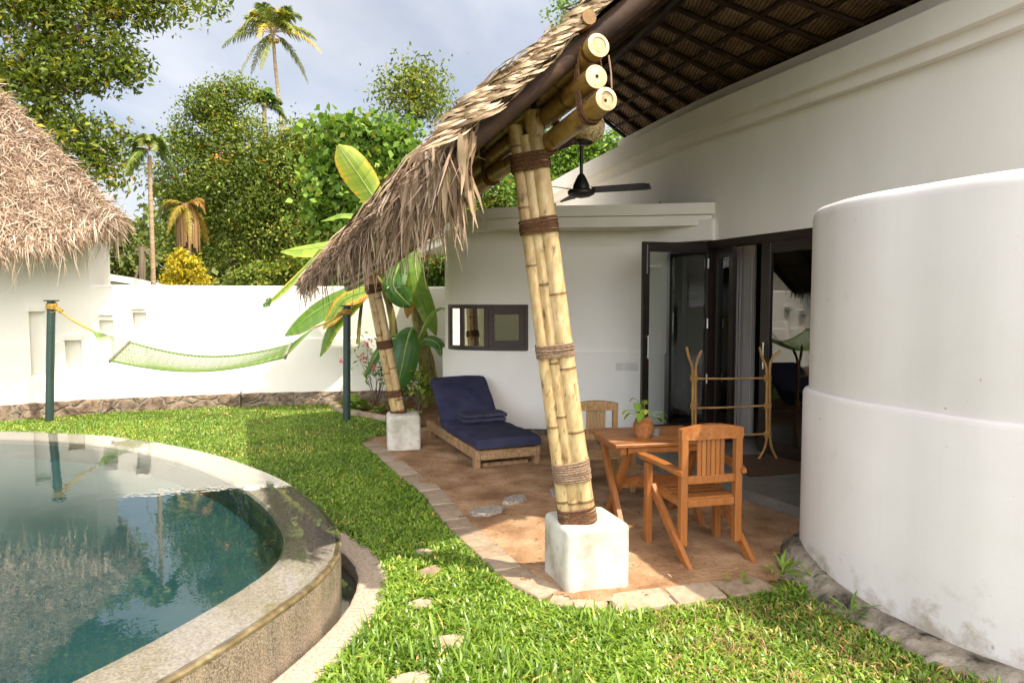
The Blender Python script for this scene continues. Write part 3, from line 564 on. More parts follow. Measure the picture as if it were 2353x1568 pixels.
# terrace slab and room inside
EDGE = [Vector((1.02, 7.5)), Vector((1.19, 7.04)), Vector((1.66, 6.12)), Vector((2.157, 5.15)), Vector((2.5, 4.45))]
mb = MB(); sl_ = [(p.x, p.y) for p in EDGE]; sl_ += [(6.5, 4.45), (6.5, 10.9), (1.85, 9.45), (1.72, 8.55), (1.55, 8.55), (1.02, 8.55)]
k = len(sl_); mb.add([(x, y, .105) for x, y in sl_] + [(x, y, -.05) for x, y in sl_], [tuple(range(k))[::-1]] + [(i, (i + 1) % k, k + (i + 1) % k, k + i) for i in range(k)])
mb.build('terrace', M['slab'], house)
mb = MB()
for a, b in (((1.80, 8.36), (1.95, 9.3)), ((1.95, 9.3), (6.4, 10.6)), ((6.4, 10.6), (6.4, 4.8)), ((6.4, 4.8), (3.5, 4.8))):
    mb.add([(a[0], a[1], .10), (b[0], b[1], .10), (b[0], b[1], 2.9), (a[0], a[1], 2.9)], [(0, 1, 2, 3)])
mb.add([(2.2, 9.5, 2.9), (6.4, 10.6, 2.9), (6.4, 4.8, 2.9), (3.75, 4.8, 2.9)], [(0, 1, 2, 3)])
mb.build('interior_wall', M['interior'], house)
# doors
hd = MB(); wall(hd, seg(FACE, 8.0, 5.2), -1, 2.27, 2.362, .12)
o2 = off2(FACE, -.012)
wall(hd, seg(o2, 8.0, 5.2), -1, 2.275, 2.355, .05); hd.build('door_header', M['darkwood'], house)
def leaf(a, b, z0, z1, stile=.085, rail=.10, bottom=.14, handle=None, hinge=None):
    a = Vector((*a, 0)); b = Vector((*b, 0)); t = (b - a).normalized(); nn = Vector((-t.y, t.x, 0)); L = (b - a).length; Mr = rotz(math.atan2(t.y, t.x)); H = z1 - z0
    m_ = MB()
    for s in (stile / 2, L - stile / 2): boxm(m_, (stile, .045, H), a + t * s + Vector((0, 0, (z0 + z1) / 2)), Mr, .004)
    for zc, h in ((z1 - rail / 2, rail), (z0 + bottom / 2, bottom)): boxm(m_, (L - 2 * stile, .040, h), a + t * L / 2 + Vector((0, 0, zc)), Mr, .003)
    d = m_.build('glass_door', M['darkwood'], house)
    g = MB(); p, q = a + t * (stile - .01), b - t * (stile - .01)
    g.add([(p.x, p.y, z0 + bottom - .01), (q.x, q.y, z0 + bottom - .01), (q.x, q.y, z1 - rail + .01), (p.x, p.y, z1 - rail + .01)], [(0, 1, 2, 3)]); g.build('pane', M['glass'], d)
    if handle is not None:
        s, side, z, hl = handle; c = a + t * s + nn * side * .055; h_ = MB(); tube(h_, [c + Vector((0, 0, z)), c + Vector((0, 0, z + hl))], .008, 8)
        for zz_ in (z + .02, z + hl - .02): tube(h_, [c + Vector((0, 0, zz_)), c - nn * side * .04 + Vector((0, 0, zz_))], .006, 6)
        h_.build('handle', M['steel'], d)
    for z in (hinge[1] if hinge else []):
        h_ = MB(); c = a + t * hinge[0] + Vector((0, 0, z)); tube(h_, [c + nn * -.03, c + nn * -.03 + Vector((0, 0, .11))], .011, 8); h_.build('hinge', M['steel'], d)
    return d
leaf((1.455, 7.66), (2.33, 7.95), .125, 2.335, .085, .11, .14, (.055, -1, 1.03, .26), (.84, (2.05, 1.36, .72)))
bm_ = MB(); c = (1.455 + .055, 7.68 - .03); tube(bm_, [(c[0], c[1], 1.98), (c[0], c[1], 2.30)], .007, 8); bm_.build('door_bolt', M['steel'], house)
leaf((1.855, 8.20), (2.315, 8.03), .125, 2.30, .06, .09, .14)
h2 = MB(); bar(h2, (1.84, 8.19, 2.33), (2.34, 8.0, 2.33), .05, .06); h2.build('door_header', M['darkwood'], house)
leaf((2.35, 7.93), (2.42, 7.45), .125, 2.27, .09, .11, .14)
leaf((2.60, 7.02), (3.15, 5.67), .125, 2.268, .085, .11, .12, (.045, -1, .98, .27))
leaf((3.16, 5.64), (3.34, 5.0), .125, 2.268, .085, .11, .12)
mb = MB()
for p in ((2.29, 8.0), (2.585, 7.06)): boxm(mb, (.06, .10, 2.16), (p[0] + .04, p[1], 1.19), rotz(R(-70)), .004)
mb.build('door_jamb', M['darkwood'], house)
# curtain just inside the opening
cur = MB(); ps = []
for i in range(40):
    u = i / 39; ps.append((2.585 + .17 * u + .012 * math.sin(u * 40), 7.95 - .22 * u + .028 * math.sin(u * 46)))
sweep(cur, [Vector(p) for p in ps], [(0, .13), (.004, .8), (0, 2.3)]); tag(cur.build('curtain', M['curtain'], smooth=True), 'pale grey curtain hanging in folds just inside the open glass doors', 'curtain')
rug = MB(); rp = [PZ(1640, 1046, .112), PZ(1838, 1040, .112), PZ(1838, 1085, .112), PZ(1722, 1094, .112)]
rug.add([tuple(p) for p in rp] + [(p.x, p.y, .106) for p in rp], [(3, 2, 1, 0)] + [(i, (i + 1) % 4, 4 + (i + 1) % 4, 4 + i) for i in range(4)]); tag(rug.build('rug', M['rug']), 'flat brown rug on the dark terrace under the rattan rack', 'rug')

# ================================================================ yard wall and hut
def nichewall(name, parent, pts, z0, z1, niches, band=1.075, lip=.028, th=.2, mat=None):
    """garden side is the right-hand side; niches = (px0, px1, zTop, zDeep, zEnd, depth)"""
    fine = crv([(p.x, p.y, 0) for p in pts], 500); fine = [Vector((p.x, p.y)) for p in fine]; nn = norms2(fine)
    pxs = np.array([1176 + FPX * p.x / p.y for p in fine]); idx = set(range(0, 500, 12)) | {499}
    zs = {z0, band, band + .012, z1 - .03, z1}; rec = []
    for (a, b, zt, zd, ze, d) in niches:
        i0 = int(np.argmin(abs(pxs - a))); i1 = int(np.argmin(abs(pxs - b))); idx |= {i0, i0 + 1, i1, i1 - 1, (i0 + i1) // 2}; zs |= {zt, zt - .004, zd, zd - .03, ze}; rec.append((i0, i1, zt, zd, ze, d))
    idx = sorted(idx); zs = sorted(zs); vs = []; fs = []
    for i in idx:
        for z in zs:
            o = lip if z <= band else 0.0
            if z >= z1 - 1e-6: o -= .03
            for (i0, i1, zt, zd, ze, d) in rec:
                if i0 < i < i1 and z < zt - 1e-4 and z > ze - 1e-4:
                    o = lip - d if z >= zd - 1e-4 else o * 0 + lip - d * .80 * (z - ze) / (zd - ze)
            p = fine[i] - nn[i] * o * 1.0; vs.append((p.x, p.y, z))
    k = len(zs)
    for a in range(len(idx) - 1):
        for j in range(k - 1): fs.append((a * k + j, (a + 1) * k + j, (a + 1) * k + j + 1, a * k + j + 1))
    # top and back
    b0 = len(vs)
    for i in idx:
        p = fine[i] + nn[i] * th; q = fine[i] + nn[i] * (th - .03); vs += [(q.x, q.y, z1), (p.x, p.y, z1 - .03), (p.x, p.y, z0)]
    for a in range(len(idx) - 1):
        fs.append((a * k + k - 1, (a + 1) * k + k - 1, b0 + 3 * (a + 1), b0 + 3 * a))
        for j in range(2): fs.append((b0 + 3 * a + j, b0 + 3 * (a + 1) + j, b0 + 3 * (a + 1) + j + 1, b0 + 3 * a + j + 1))
    for a in (0, len(idx) - 1): fs.append(tuple([a * k + j for j in range(k)] + [b0 + 3 * a + j for j in range(3)]))
    m_ = MB(); m_.add(vs, fs); o = m_.build(name, mat or M['white'], parent)
    return o, fine, nn, pxs
def lintel(parent, fine, nn, pxs, a, b, z, h, d=.03):
    i0 = int(np.argmin(abs(pxs - a))); i1 = int(np.argmin(abs(pxs - b))); m_ = MB()
    sweep(m_, fine[i0:i1 + 1:2], [(-d - .026, z), (-d - .026, z + h), (.05, z + h), (.05, z)], loop=True); m_.build('niche_lintel', M['white'], parent)
def stonebase(parent, pts, h, seed):
    m_ = MB(); fine = crv([(p.x, p.y, 0) for p in pts], 160); fine = [Vector((p.x, p.y)) for p in fine]; nn = norms2(fine); prof = [(-.02, h), (.04, h - .01), (.06, h * .6), (.065, h * .3), (.07, -.05)]; vs = []; fs = []
    for i, (p, q) in enumerate(zip(fine, nn)):
        for j, (o, z) in enumerate(prof):
            oo = o + .018 * float(nz(np.array(i * .13 + seed), np.array(j * .9), .9, 9)) * (j > 0); v = p - q * (oo + .028); vs.append((v.x, v.y, z + .004 * math.sin(i * .7 + j) * (j < 2)))
    for i in range(len(fine) - 1):
        for j in range(4): fs.append((i * 5 + j, (i + 1) * 5 + j, (i + 1) * 5 + j + 1, i * 5 + j + 1))
    m_.add(vs, fs); return m_.build('stone_base', M['wallstone'], parent, True)
yard = placed('garden_wall', 'curved white garden wall with square niches on a rubble stone base', 'wall', (-2.8, 11.2, 0))
def zat(px, py, Y): return P(px, py, Y).z
ow, fine, nn, pxs = nichewall('wall_face', yard, YARD, .0, 1.925, [(228, 262, zat(245, 735, 10.35), zat(245, 781, 10.35), zat(245, 905, 10.35), .11), (304, 337, zat(320, 718, 10.45), zat(320, 757, 10.45), zat(320, 850, 10.45), .11)])
lintel(yard, fine, nn, pxs, 303, 338, zat(320, 709, 10.45), .015); lintel(yard, fine, nn, pxs, 227, 263, zat(245, 723, 10.35), .012)
stonebase(yard, YARD, .215, 0)
hut = placed('thatched_hut', 'round white hut with a sunbleached thatched roof at the left', 'hut', (-8.2, 10.5, 0))
ow, fine, nn, pxs = nichewall('wall_face', hut, HUTW, .0, 2.95, [(66, 104, zat(85, 716, 9.75), zat(85, 860, 9.75), zat(85, 868, 9.75), .10), (148, 185, zat(166, 781, 10.0), zat(166, 850, 10.0), zat(166, 925, 10.0), .11)])
lintel(hut, fine, nn, pxs, 64, 105, zat(85, 715, 9.75), .075); lintel(hut, fine, nn, pxs, 146, 187, zat(166, 781, 10.0), .075)
stonebase(hut, HUTW, .225, 3)
mb = MB(); sweep(mb, [Vector((-6.31, 10.21)), Vector((-6.36, 10.8)), Vector((-6.8, 11.6)), Vector((-7.8, 12.4))], [(0, 0), (0, 2.95), (.2, 2.95), (.2, 0)], loop=True); mb.build('side_wall', M['white'], hut)
# hut roof: a thatched hip; eave curve and hip line measured in place
EAV = crv([P(-330, 630, 7.3), P(-150, 592, 8.2), P(0, 566, 8.85), P(120, 546, 9.25), P(200, 522, 9.6), P(266, 498, 9.85), (-6.2, 10.6, 2.9), (-7.2, 11.9, 2.9), (-8.9, 13.2, 2.9)], 60)
APX = Vector((-9.2, 11.0, 6.0))
def hutsurf(i, u):                        # u 0 eave .. 1 apex, slightly bellied
    e = EAV[i]; p = e.lerp(APX, u); p = p + Vector((0, 0, .0)) ; return p
hipP = P(283, 490, 9.55)
V = []; F = []; nu = 14
for i in range(60):
    for k in range(nu): p = hutsurf(i, k / (nu - 1)); V.append(tuple(p - Vector((0, 0, .06))))
for i in range(59):
    for k in range(nu - 1): F.append((i * nu + k, (i + 1) * nu + k, (i + 1) * nu + k + 1, i * nu + k + 1))
mb = MB(); mb.add(V, F); mb.build('thatch_underlayer', M['thatchbody'], hut)
def straw(n, seed, surf, down, nrm, lmin, lmax, wmin, wmax, lift, spread, k=4):
    g = np.random.default_rng(seed); base, d, nr = surf, down, nrm
    d = d + g.normal(0, spread, d.shape); d = unit(d - nr * (d * nr).sum(1, keepdims=True) * .85); side = unit(np.cross(d, nr)); L = g.uniform(lmin, lmax, n); ts = np.linspace(0, 1, k); curl = g.normal(0, .16, n)
    Pt = base[:, None, :] + d[:, None, :] * (L[:, None] * ts[None])[..., None] + nr[:, None, :] * (lift[:, None] + (L * .12)[:, None] * np.sin(ts * 3.14)[None])[..., None] + side[:, None, :] * (curl * L)[:, None, None] * (ts ** 2)[None, :, None]
    W = g.uniform(wmin, wmax, n)[:, None] * np.array([.8, 1, .8, .25])[None, :k]
    tw = g.uniform(-1.0, 1.0, n)[:, None, None]; sd = unit(side * np.cos(tw[:, :, 0]) + nr * np.sin(tw[:, :, 0])); sd = np.repeat(sd[:, None, :], k, 1)
    V, F = ribbons(Pt, W, sd); rn = np.repeat(g.beta(2.2, 2.0, n), k * 2); return V, F, rn
EA = np.array([tuple(p) for p in EAV]); AP = np.array(tuple(APX)); g = np.random.default_rng(3)
n = 72000; t = g.uniform(0, 58.99, n); i = t.astype(int); fr_ = (t - i)[:, None]; E = EA[i] * (1 - fr_) + EA[i + 1] * fr_; tan = unit(EA[np.minimum(i + 1, 59)] - EA[i]); u = 1 - np.sqrt(g.uniform(0.02, 1.05, n)).clip(0, 1)
base = E * (1 - u)[:, None] + AP * u[:, None]; dn = unit(E - AP); nr = unit(np.cross(tan, dn)); nr *= np.sign(nr[:, 2:3])
V1, F1, R1 = straw(n, 11, base, dn, nr, .12, .36, .0028, .0070, g.uniform(-.035, .035, n), .75)
m2 = 2600; t = g.uniform(0, 58.99, m2); i = t.astype(int); fr_ = (t - i)[:, None]; E = EA[i] * (1 - fr_) + EA[i + 1] * fr_; dn = np.tile([0, 0, -1.], (m2, 1)) + g.normal(0, .22, (m2, 3)); nr = unit(E * [0, 0, 0] + np.array([.3, -.9, .2]))
clump = (np.sin(t * 2.1) + np.sin(t * 5.3 + 1)) * .25 + .6
V2, F2, R2 = straw(m2, 12, E + g.normal(0, .05, (m2, 3)), dn, nr, .05, .36, .004, .010, g.uniform(-.05, .05, m2), .15); R2 = R2 * .6 + .4
m3_ = 130; t = np.sort(g.uniform(2, 30, m3_)); i = t.astype(int); E3 = EA[i] * (1 - (t - i)[:, None]) + EA[i + 1] * (t - i)[:, None]; V3, F3, R3 = straw(m3_, 13, E3 + g.normal(0, .03, (m3_, 3)), np.tile([0, 0, -1.], (m3_, 1)) + g.normal(0, .10, (m3_, 3)), unit(E3 * 0 + np.array([.3, -.9, .2])), .25, .75, .004, .008, g.uniform(-.05, .05, m3_), .05)
V2 = np.vstack([V2, V3]); F2 = np.vstack([F2, F3 + len(V2) - len(V3)]); R2 = np.concatenate([R2, R3 * .4 + .5])
np_mesh('roof_thatch', np.vstack([V1, V2]), np.vstack([F1, F2 + len(V1)]), M['strawpale'], hut, np.concatenate([R1, R2]))
# neighbouring roof beyond the wall
nb = placed('neighbouring_house', 'low white house with a curved flat roof seen beyond the garden wall', 'house', (-7, 13.5, 0))
arc = [Vector((P(150 + 50 * k, 640, 13.2 + .1 * k).x, 13.2 + .15 * k)) for k in range(6)]
mb = MB(); zt = [P(200, 618, 13.3).z, P(400, 650, 14).z]
sweep(mb, arc, [(0, 0), (0, 1), (1.8, 1), (1.8, 0)], loop=True, zf=lambda t, j, z: (2.27 - .34 * t * t) + (.13 * (z - 1))); mb.build('roof_slab', M['white'], nb)
mb = MB(); sweep(mb, off2(arc, .25), [(0, -.02), (0, 2.13), (1.2, 2.13), (1.2, -.02)], loop=True, zf=lambda t, j, z: z if z < 1 else 2.12 - .34 * t * t); mb.build('wall', M['cream'], nb)
# ================================================================ thatched canopy on bamboo posts
can = placed('thatched_canopy', 'palm thatched canopy with woven underside on leaning bamboo posts', 'canopy', (-.4, 5.9, 0))
E0, E1 = Vector((-.20, 3.15, 2.37)), Vector((-2.70, 9.05, 1.93)); R0, R1 = Vector((2.20, 4.0, 4.60)), Vector((.87, 10.05, 4.65)); Q0, Q1 = Vector((4.55, 3.5, 3.88)), Vector((2.05, 10.52, 3.88))
def lslope(t, u, h=0.0):                  # left slope: t along, u 0 eave .. 1 ridge
    p = E0.lerp(E1, t).lerp(R0.lerp(R1, t), u); return p + LN * h
def rslope(t, u, h=0.0):                  # right slope: u 0 ridge .. 1 cornice
    p = R0.lerp(R1, t).lerp(Q0.lerp(Q1, t), u); return p + RN * h
LN = (E1 - E0).cross(R0 - E0).normalized(); LN = LN if LN.z > 0 else -LN
RN = (R1 - R0).cross(Q0 - R0).normalized(); RN = RN if RN.z > 0 else -RN
def grid(f, nt_, nu_, h):
    vs = [tuple(f(i / nt_, k / nu_, h)) for i in range(nt_ + 1) for k in range(nu_ + 1)]
    fs = [(i * (nu_ + 1) + k, (i + 1) * (nu_ + 1) + k, (i + 1) * (nu_ + 1) + k + 1, i * (nu_ + 1) + k + 1) for i in range(nt_) for k in range(nu_)]
    return vs, fs
for f in (lslope, rslope):
    mb = MB(); mb.add(*grid(f, 24, 12, .055)); mb.build('woven_mat', M['mats'], can)
mb = MB()
for f, ue in ((lslope, 1), (rslope, 1)):
    a, fa = grid(f, 24, 12, .075); b, _ = grid(f, 24, 12, .115); o = len(a); m_ = 13
    mb.add(a, fa); mb.add(b, fa)
    for side in (0, 24): mb.add([x for k in range(13) for x in (a[side * m_ + k], b[side * m_ + k])], [(2 * k, 2 * k + 2, 2 * k + 3, 2 * k + 1) for k in range(12)])
    kk = 0 if f is lslope else 12
    mb.add([x for i in range(25) for x in (a[i * m_ + kk], b[i * m_ + kk])], [(2 * k, 2 * k + 2, 2 * k + 3, 2 * k + 1) for k in range(24)])
mb.build('thatch_underlayer', M['thatchbody'], can)
mb = MB(); vs = []
for i in range(25):
    t = i / 24; vs += [tuple(lslope(t, .86, .165)), tuple(lslope(t, .96, .185)), tuple(R0.lerp(R1, t) + Vector((.02, 0, .25))), tuple(rslope(t, .14, .185)), tuple(rslope(t, .34, .165))]
mb.add(vs, [(i * 5 + k, (i + 1) * 5 + k, (i + 1) * 5 + k + 1, i * 5 + k + 1) for i in range(24) for k in range(4)]); mb.build('ridge_cap', M['thatchbody'], can, True)
def rough_pole(pts, rad, mat, name, parent, wob=.08, n=10, seed=0):
    g = random.Random(seed); pts = crv(pts, 24); rr = [rad * (1 + g.uniform(-wob, wob)) for _ in pts]; mb = MB(); tube(mb, pts, rr, n, r=[g.uniform(.3, .7) for _ in pts]); return mb.build(name, mat, parent, True)
for k in range(9):                        # rafters of the left slope
    t = k / 8; rough_pole([lslope(t, -.03 if k else -.035, 0), lslope(t, .5, 0), lslope(t, 1, 0)], .050 if k in (0, 8) else .032, M['logdark'], 'rafter', can, .06, 10, k)
for k in range(17):
    t = k / 16; rough_pole([rslope(t, -.02, .02), rslope(t, .5, .02), rslope(t, 1.0, .02)], .030, M['logdark'], 'rafter', can, .06, 8, 40 + k)
for k in range(1, 9):
    u = k / 9; rough_pole([lslope(0, u, .035), lslope(.5, u, .035), lslope(1, u, .035)], .016, M['logdark'], 'batten', can, .1, 6, 80 + k)
for k in range(0, 6):
    u = (k + .35) / 6; rough_pole([rslope(0, u, .030), rslope(.5, u, .030), rslope(1, u, .030)], .024, M['logdark'], 'batten', can, .1, 6, 90 + k)
rough_pole([R0.lerp(R1, -.02) - Vector((0, 0, .03)), R0.lerp(R1, .5) - Vector((0, 0, .03)), R0.lerp(R1, 1.02) - Vector((0, 0, .03))], .05, M['logdark'], 'ridge_pole', can, .05, 10, 5)
rough_pole([lslope(-.016, .24, .085), lslope(.2, .24, .07), lslope(.5, .24, .05)], .036, M['bamboodark'], 'purlin', can, .05, 10, 6)
rough_pole([P(1130, 392, 5.3), P(1190, 372, 5.42), P(1290, 330, 5.7), P(1352, 306, 6.0)], .045, M['logdark'], 'tie_beam', can, .05, 8, 7)
# bamboo
def bamboo(pts, rad, name, parent, mat, seed, n=14, gap=.40, hole=None, m=240):
    g = random.Random(seed); pts = crv(pts, m); L = sum((b - a).length for a, b in zip(pts, pts[1:])); step = L / (m - 1); nodes = []; s = g.uniform(.05, gap)
    while s < L - .04: nodes.append(s); s += gap * g.uniform(.7, 1.3)
    rr = []; cc = []
    for i in range(m):
        s = i * step; d = min([abs(s - q) for q in nodes] + [9]); k = max(0, 1 - d / .035); ring_ = max(0, 1 - d / .0115)
        rr.append(rad * (1 + .022 * k + .035 * ring_ + .02 * math.sin(s * 3 + seed))); cc.append(max(0, .62 - .9 * ring_) + g.uniform(-.05, .05) if ring_ > 0 else .58 + .14 * math.sin(seed * 2.1 + s * 1.7))
    mb = MB(); tube(mb, pts, rr, n, r=cc); return mb.build(name, mat, parent, True)
def lash(center, axis, w, d, h, name, parent, mat, rows, seed, xdir):
    """rope wound round a bundle: stacked rounded-rectangle rings"""
    g = random.Random(seed); ax = Vector(axis).normalized(); x = (Vector(xdir) - ax * Vector(xdir).dot(ax)).normalized(); y = ax.cross(x); mb = MB()
    for k in range(rows):
        c = Vector(center) + ax * (h * (k / max(rows - 1, 1) - .5)) ; pts = []; jx, jy = g.uniform(-.003, .003), g.uniform(-.003, .003); tl = g.uniform(-.05, .05)
        for q in range(28):
            a = 2 * math.pi * q / 28; ca, sa = math.cos(a), math.sin(a); e = .62
            u = math.copysign(abs(ca) ** e, ca) * (w + jx); v = math.copysign(abs(sa) ** e, sa) * (d + jy); pts.append(c + x * u + y * v + ax * (u * tl))
        tube(mb, pts, h / rows * .56, 6, closed=True, r=g.random())
    return mb.build(name, mat, parent, True)
def bundle(base, top, offs, rads, lashes, w, d, seed, name, xdir=(1, 0, 0)):
    ax = (top - base).normalized(); x = (Vector(xdir) - ax * Vector(xdir).dot(ax)).normalized(); y = ax.cross(x)
    first = None
    for k, ((ox, oy), rd, (za, zb)) in enumerate(zip(offs, rads, [(0, 1)] * len(offs))):
        sh = 1 if not k else random.Random(seed + k).uniform(.93, 1.0)
        a = base + x * ox + y * oy; b = base + (top - base) * sh + x * ox * .86 + y * oy * .86; mid = a.lerp(b, .5) + x * random.Random(seed * 3 + k).uniform(-.012, .012)
        o = bamboo([a, mid, b], rd, name, can, M['bamboo'], seed + k * 5)
        if first is None: first = o
    for (f, h, rows, mt) in lashes: lash(base.lerp(top, f) , ax, w, d, h, 'rope_lashing', first, mt, rows, int(f * 100) + seed, x)
B1, T1 = PZ(1327, 1196, .372), P(1203, 262, 3.86)
bundle(B1, T1, [(.055, -.035), (-.012, -.030), (-.068, -.022), (.0, .055)], [.053, .043, .041, .045],
       [(.022, .085, 9, M['coir']), (.135, .105, 9, M['coirpale']), (.435, .065, 8, M['coirpale']), (.735, .075, 9, M['coir']), (.885, .085, 9, M['coir'])], .108, .098, 3, 'bamboo_post')
B2, T2 = PZ(917, 957, .35), P(842, 585, 7.55)
bundle(B2, T2, [(.040, -.026), (-.020, -.032), (-.050, .02), (.01, .045)], [.044, .041, .036, .04],
       [(.03, .06, 6, M['coir']), (.155, .07, 7, M['coir']), (.46, .085, 8, M['coir']), (.80, .09, 9, M['coir'])], .084, .078, 9, 'bamboo_post')
beams = []
BP = [([(1374, 105, 3.22), (1282, 192, 3.62), (1226, 245, 4.02), (1113, 343, 4.75), (955, 508, 6.1), (846, 600, 7.6), (795, 630, 8.3)], .0545),
      ([(1369, 177, 3.22), (1292, 238, 3.58), (1228, 290, 4.02), (1115, 378, 4.75), (957, 530, 6.1), (848, 616, 7.6), (797, 645, 8.3)], .0535),
      ([(1392, 228, 3.18), (1310, 291, 3.55), (1232, 346, 4.02), (1118, 413, 4.75), (960, 552, 6.1), (850, 632, 7.6), (800, 660, 8.3)], .0525)]
for k, (pl, rd) in enumerate(BP):
    pts = [P(*q) for q in pl]; o = bamboo(pts, rd, 'bamboo_beam', can, M['bamboodark'], 31 + k * 7, 16, .42, m=300); beams.append((pts, o))
    d = (pts[0] - pts[1]).normalized(); x = d.cross(Vector((0, 0, 1))).normalized(); y = d.cross(x); c = pts[0]
    def disc(r0, r1, h0, h1, nm, mt, par=o, cx=0, cy=0):
        mb = MB(); vs = []; n_ = 24
        for rr_, hh in ((r1, h1), (r0, h0)):
            for q in range(n_): a = 6.2832 * q / n_; vs.append(c + d * hh + x * (cx + rr_ * math.cos(a)) + y * (cy + rr_ * math.sin(a)))
        mb.add(vs, [(q, (q + 1) % n_, n_ + (q + 1) % n_, n_ + q) for q in range(n_)] + ([tuple(range(n_, 2 * n_))[::-1]] if r0 < .002 or nm != 'cut_end' else [])); return mb.build(nm, mt, par)
    if k == 0: disc(.038, rd * 1.02, .008, .004, 'cut_end', M['endgrain']); disc(.037, .039, .0045, .006, 'pith', M['pith'])
    elif k == 1: disc(.001, rd * 1.02, .010, .004, 'cut_end', M['endgrain']); disc(.0055, .0085, .0125, .0105, 'pith_hole', M['black'], o)
    else: disc(.033, rd * 1.03, .012, .004, 'cut_end', M['endgrain']); disc(.034, .0335, .0055, .0115, 'pith', M['pith']); disc(.005, .0075, .0085, .0075, 'pith_hole', M['black'], o, .006, .008)
def strap(px, f, wdt=.030, rows=4):
    cs = []
    for pts, o in beams:
        q = crv(pts, 200); cs.append(min(q, key=lambda p: abs(1176 + FPX * p.x / p.y - px)))
    mid = (cs[0] + cs[2]) / 2; ax = (beams[1][0][0] - beams[1][0][2]).normalized(); up = (cs[0] - cs[2]).normalized(); hh = (cs[0] - cs[2]).length / 2 + .058
    lash(mid, ax, hh, .062, wdt * 2, 'rope_lashing', beams[1][1], M['coir'], rows + 2, px, up)
strap(1352, 0, .018, 2); strap(1252, 0, .035, 5); strap(1128, 0, .028, 4); strap(985, 0, .03, 4)
mb = MB(); q0 = P(1398, 128, 3.18); q1 = P(1405, 205, 3.14); tube(mb, [q0, (q0 + q1) / 2 + Vector((.004, 0, -.004)), q1], .004, 6); mb.build('cord', M['coirpale'], can)
# thatch strips: over the slopes, along the eave (draped and hanging) and the plaited verge
g = np.random.default_rng(21)
def lerpv(a, b, t): return np.array(tuple(a))[None] * (1 - t)[:, None] + np.array(tuple(b))[None] * t[:, None]
def slope_pts(n, A0, A1, B0, B1, umax=1.0, upow=1.0, seed=1):
    g = np.random.default_rng(seed); t = g.uniform(-.005, 1.01, n); u = g.uniform(0, 1, n) ** upow * umax
    e = lerpv(A0, A1, t); r = lerpv(B0, B1, t); p = e * (1 - u)[:, None] + r * u[:, None]; return p, unit(e - r), t, u
VV = []; FF = []; RR = []; off = 0
def push(V, F, Rn):
    global off
    VV.append(V); FF.append(F + off); RR.append(Rn); off += len(V)
for (A0, A1, B0, B1, nn_, sd, n) in ((E0, E1, R0, R1, LN, 1, 6500), (Q0, Q1, R0, R1, RN, 2, 2600)):
    p, d, t, u = slope_pts(n, A0, A1, B0, B1, .97, 1, sd); ok = (t > .035) & (t < .985) & (u > .05); p, d = p[ok], d[ok]; n = len(p); nr = np.tile(np.array(tuple(nn_)), (n, 1)); push(*straw(n, 30 + sd, p + nr * .105, d, nr, .2, .45, .007, .014, g.uniform(-.03, .01, n), .16))
# draped eave: each strip starts up-slope, rolls over the edge and hangs
def drape(n, seed, tlo, thi, hmin, hmax, wmin, wmax, start=.34):
    g = np.random.default_rng(seed); t = g.uniform(tlo, thi, n); e = lerpv(E0, E1, t); r = lerpv(R0, R1, t); dn = unit(e - r); nr = np.tile(np.array(tuple(LN)), (n, 1)); s0 = g.uniform(0.0, start, n); h0 = g.uniform(.03, .125, n)
    hang = g.uniform(hmin, hmax, n) * (.75 + .5 * (0.5 + .5 * np.sin(t * 47 + 1.3 * np.sin(t * 19)))); al = unit(np.tile(np.array(tuple(E1 - E0)), (n, 1))); outw = unit(dn * [1, 1, 0]); sk = g.normal(0, .10, n)
    ks = [0, .33, .62, .8, 1.0]; pts = []
    p0 = e - dn * s0[:, None] + nr * h0[:, None]
    fall = g.uniform(.35, 1.0, n)
    p1 = e - dn * (s0 * .25)[:, None] + nr * (h0 * .95)[:, None] + al * (sk * .25)[:, None]
    p2 = e + outw * (.055 * fall)[:, None] + nr * (h0 * .45)[:, None] + al * (sk * .5)[:, None]
    p3 = p2 + np.array([0, 0, -1.]) * (hang * .5)[:, None] + outw * (.03 * fall + g.normal(0, .02, n))[:, None] + al * (sk * hang * 1.2)[:, None]
    p4 = p3 + np.array([0, 0, -1.]) * (hang * .5)[:, None] + outw * g.normal(0, .05, n)[:, None] + al * (sk * hang * 1.2 + g.normal(0, .04, n))[:, None]
    Pt = np.stack([p0, p1, p2, p3, p4], 1); W = g.uniform(wmin, wmax, n)[:, None] * np.array([.7, 1, 1, .8, .15])[None]; tw = g.uniform(-1.2, 1.2, n)[:, None]
    sd = unit(al * np.cos(tw) + outw * np.sin(tw)); V, F = ribbons(Pt, W, np.repeat(sd[:, None], 5, 1)); push(V, F, np.repeat(g.beta(2.3, 1.9, n), 10))
drape(3600, 41, .0, 1.0, .04, .20, .004, .010); drape(1100, 42, .0, 1.0, .10, .28, .004, .010); drape(300, 43, .02, .16, .22, .46, .005, .012, .2); drape(200, 44, .1, .6, .25, .5, .004, .010); drape(4200, 45, .2, 1.0, .03, .13, .0035, .008)
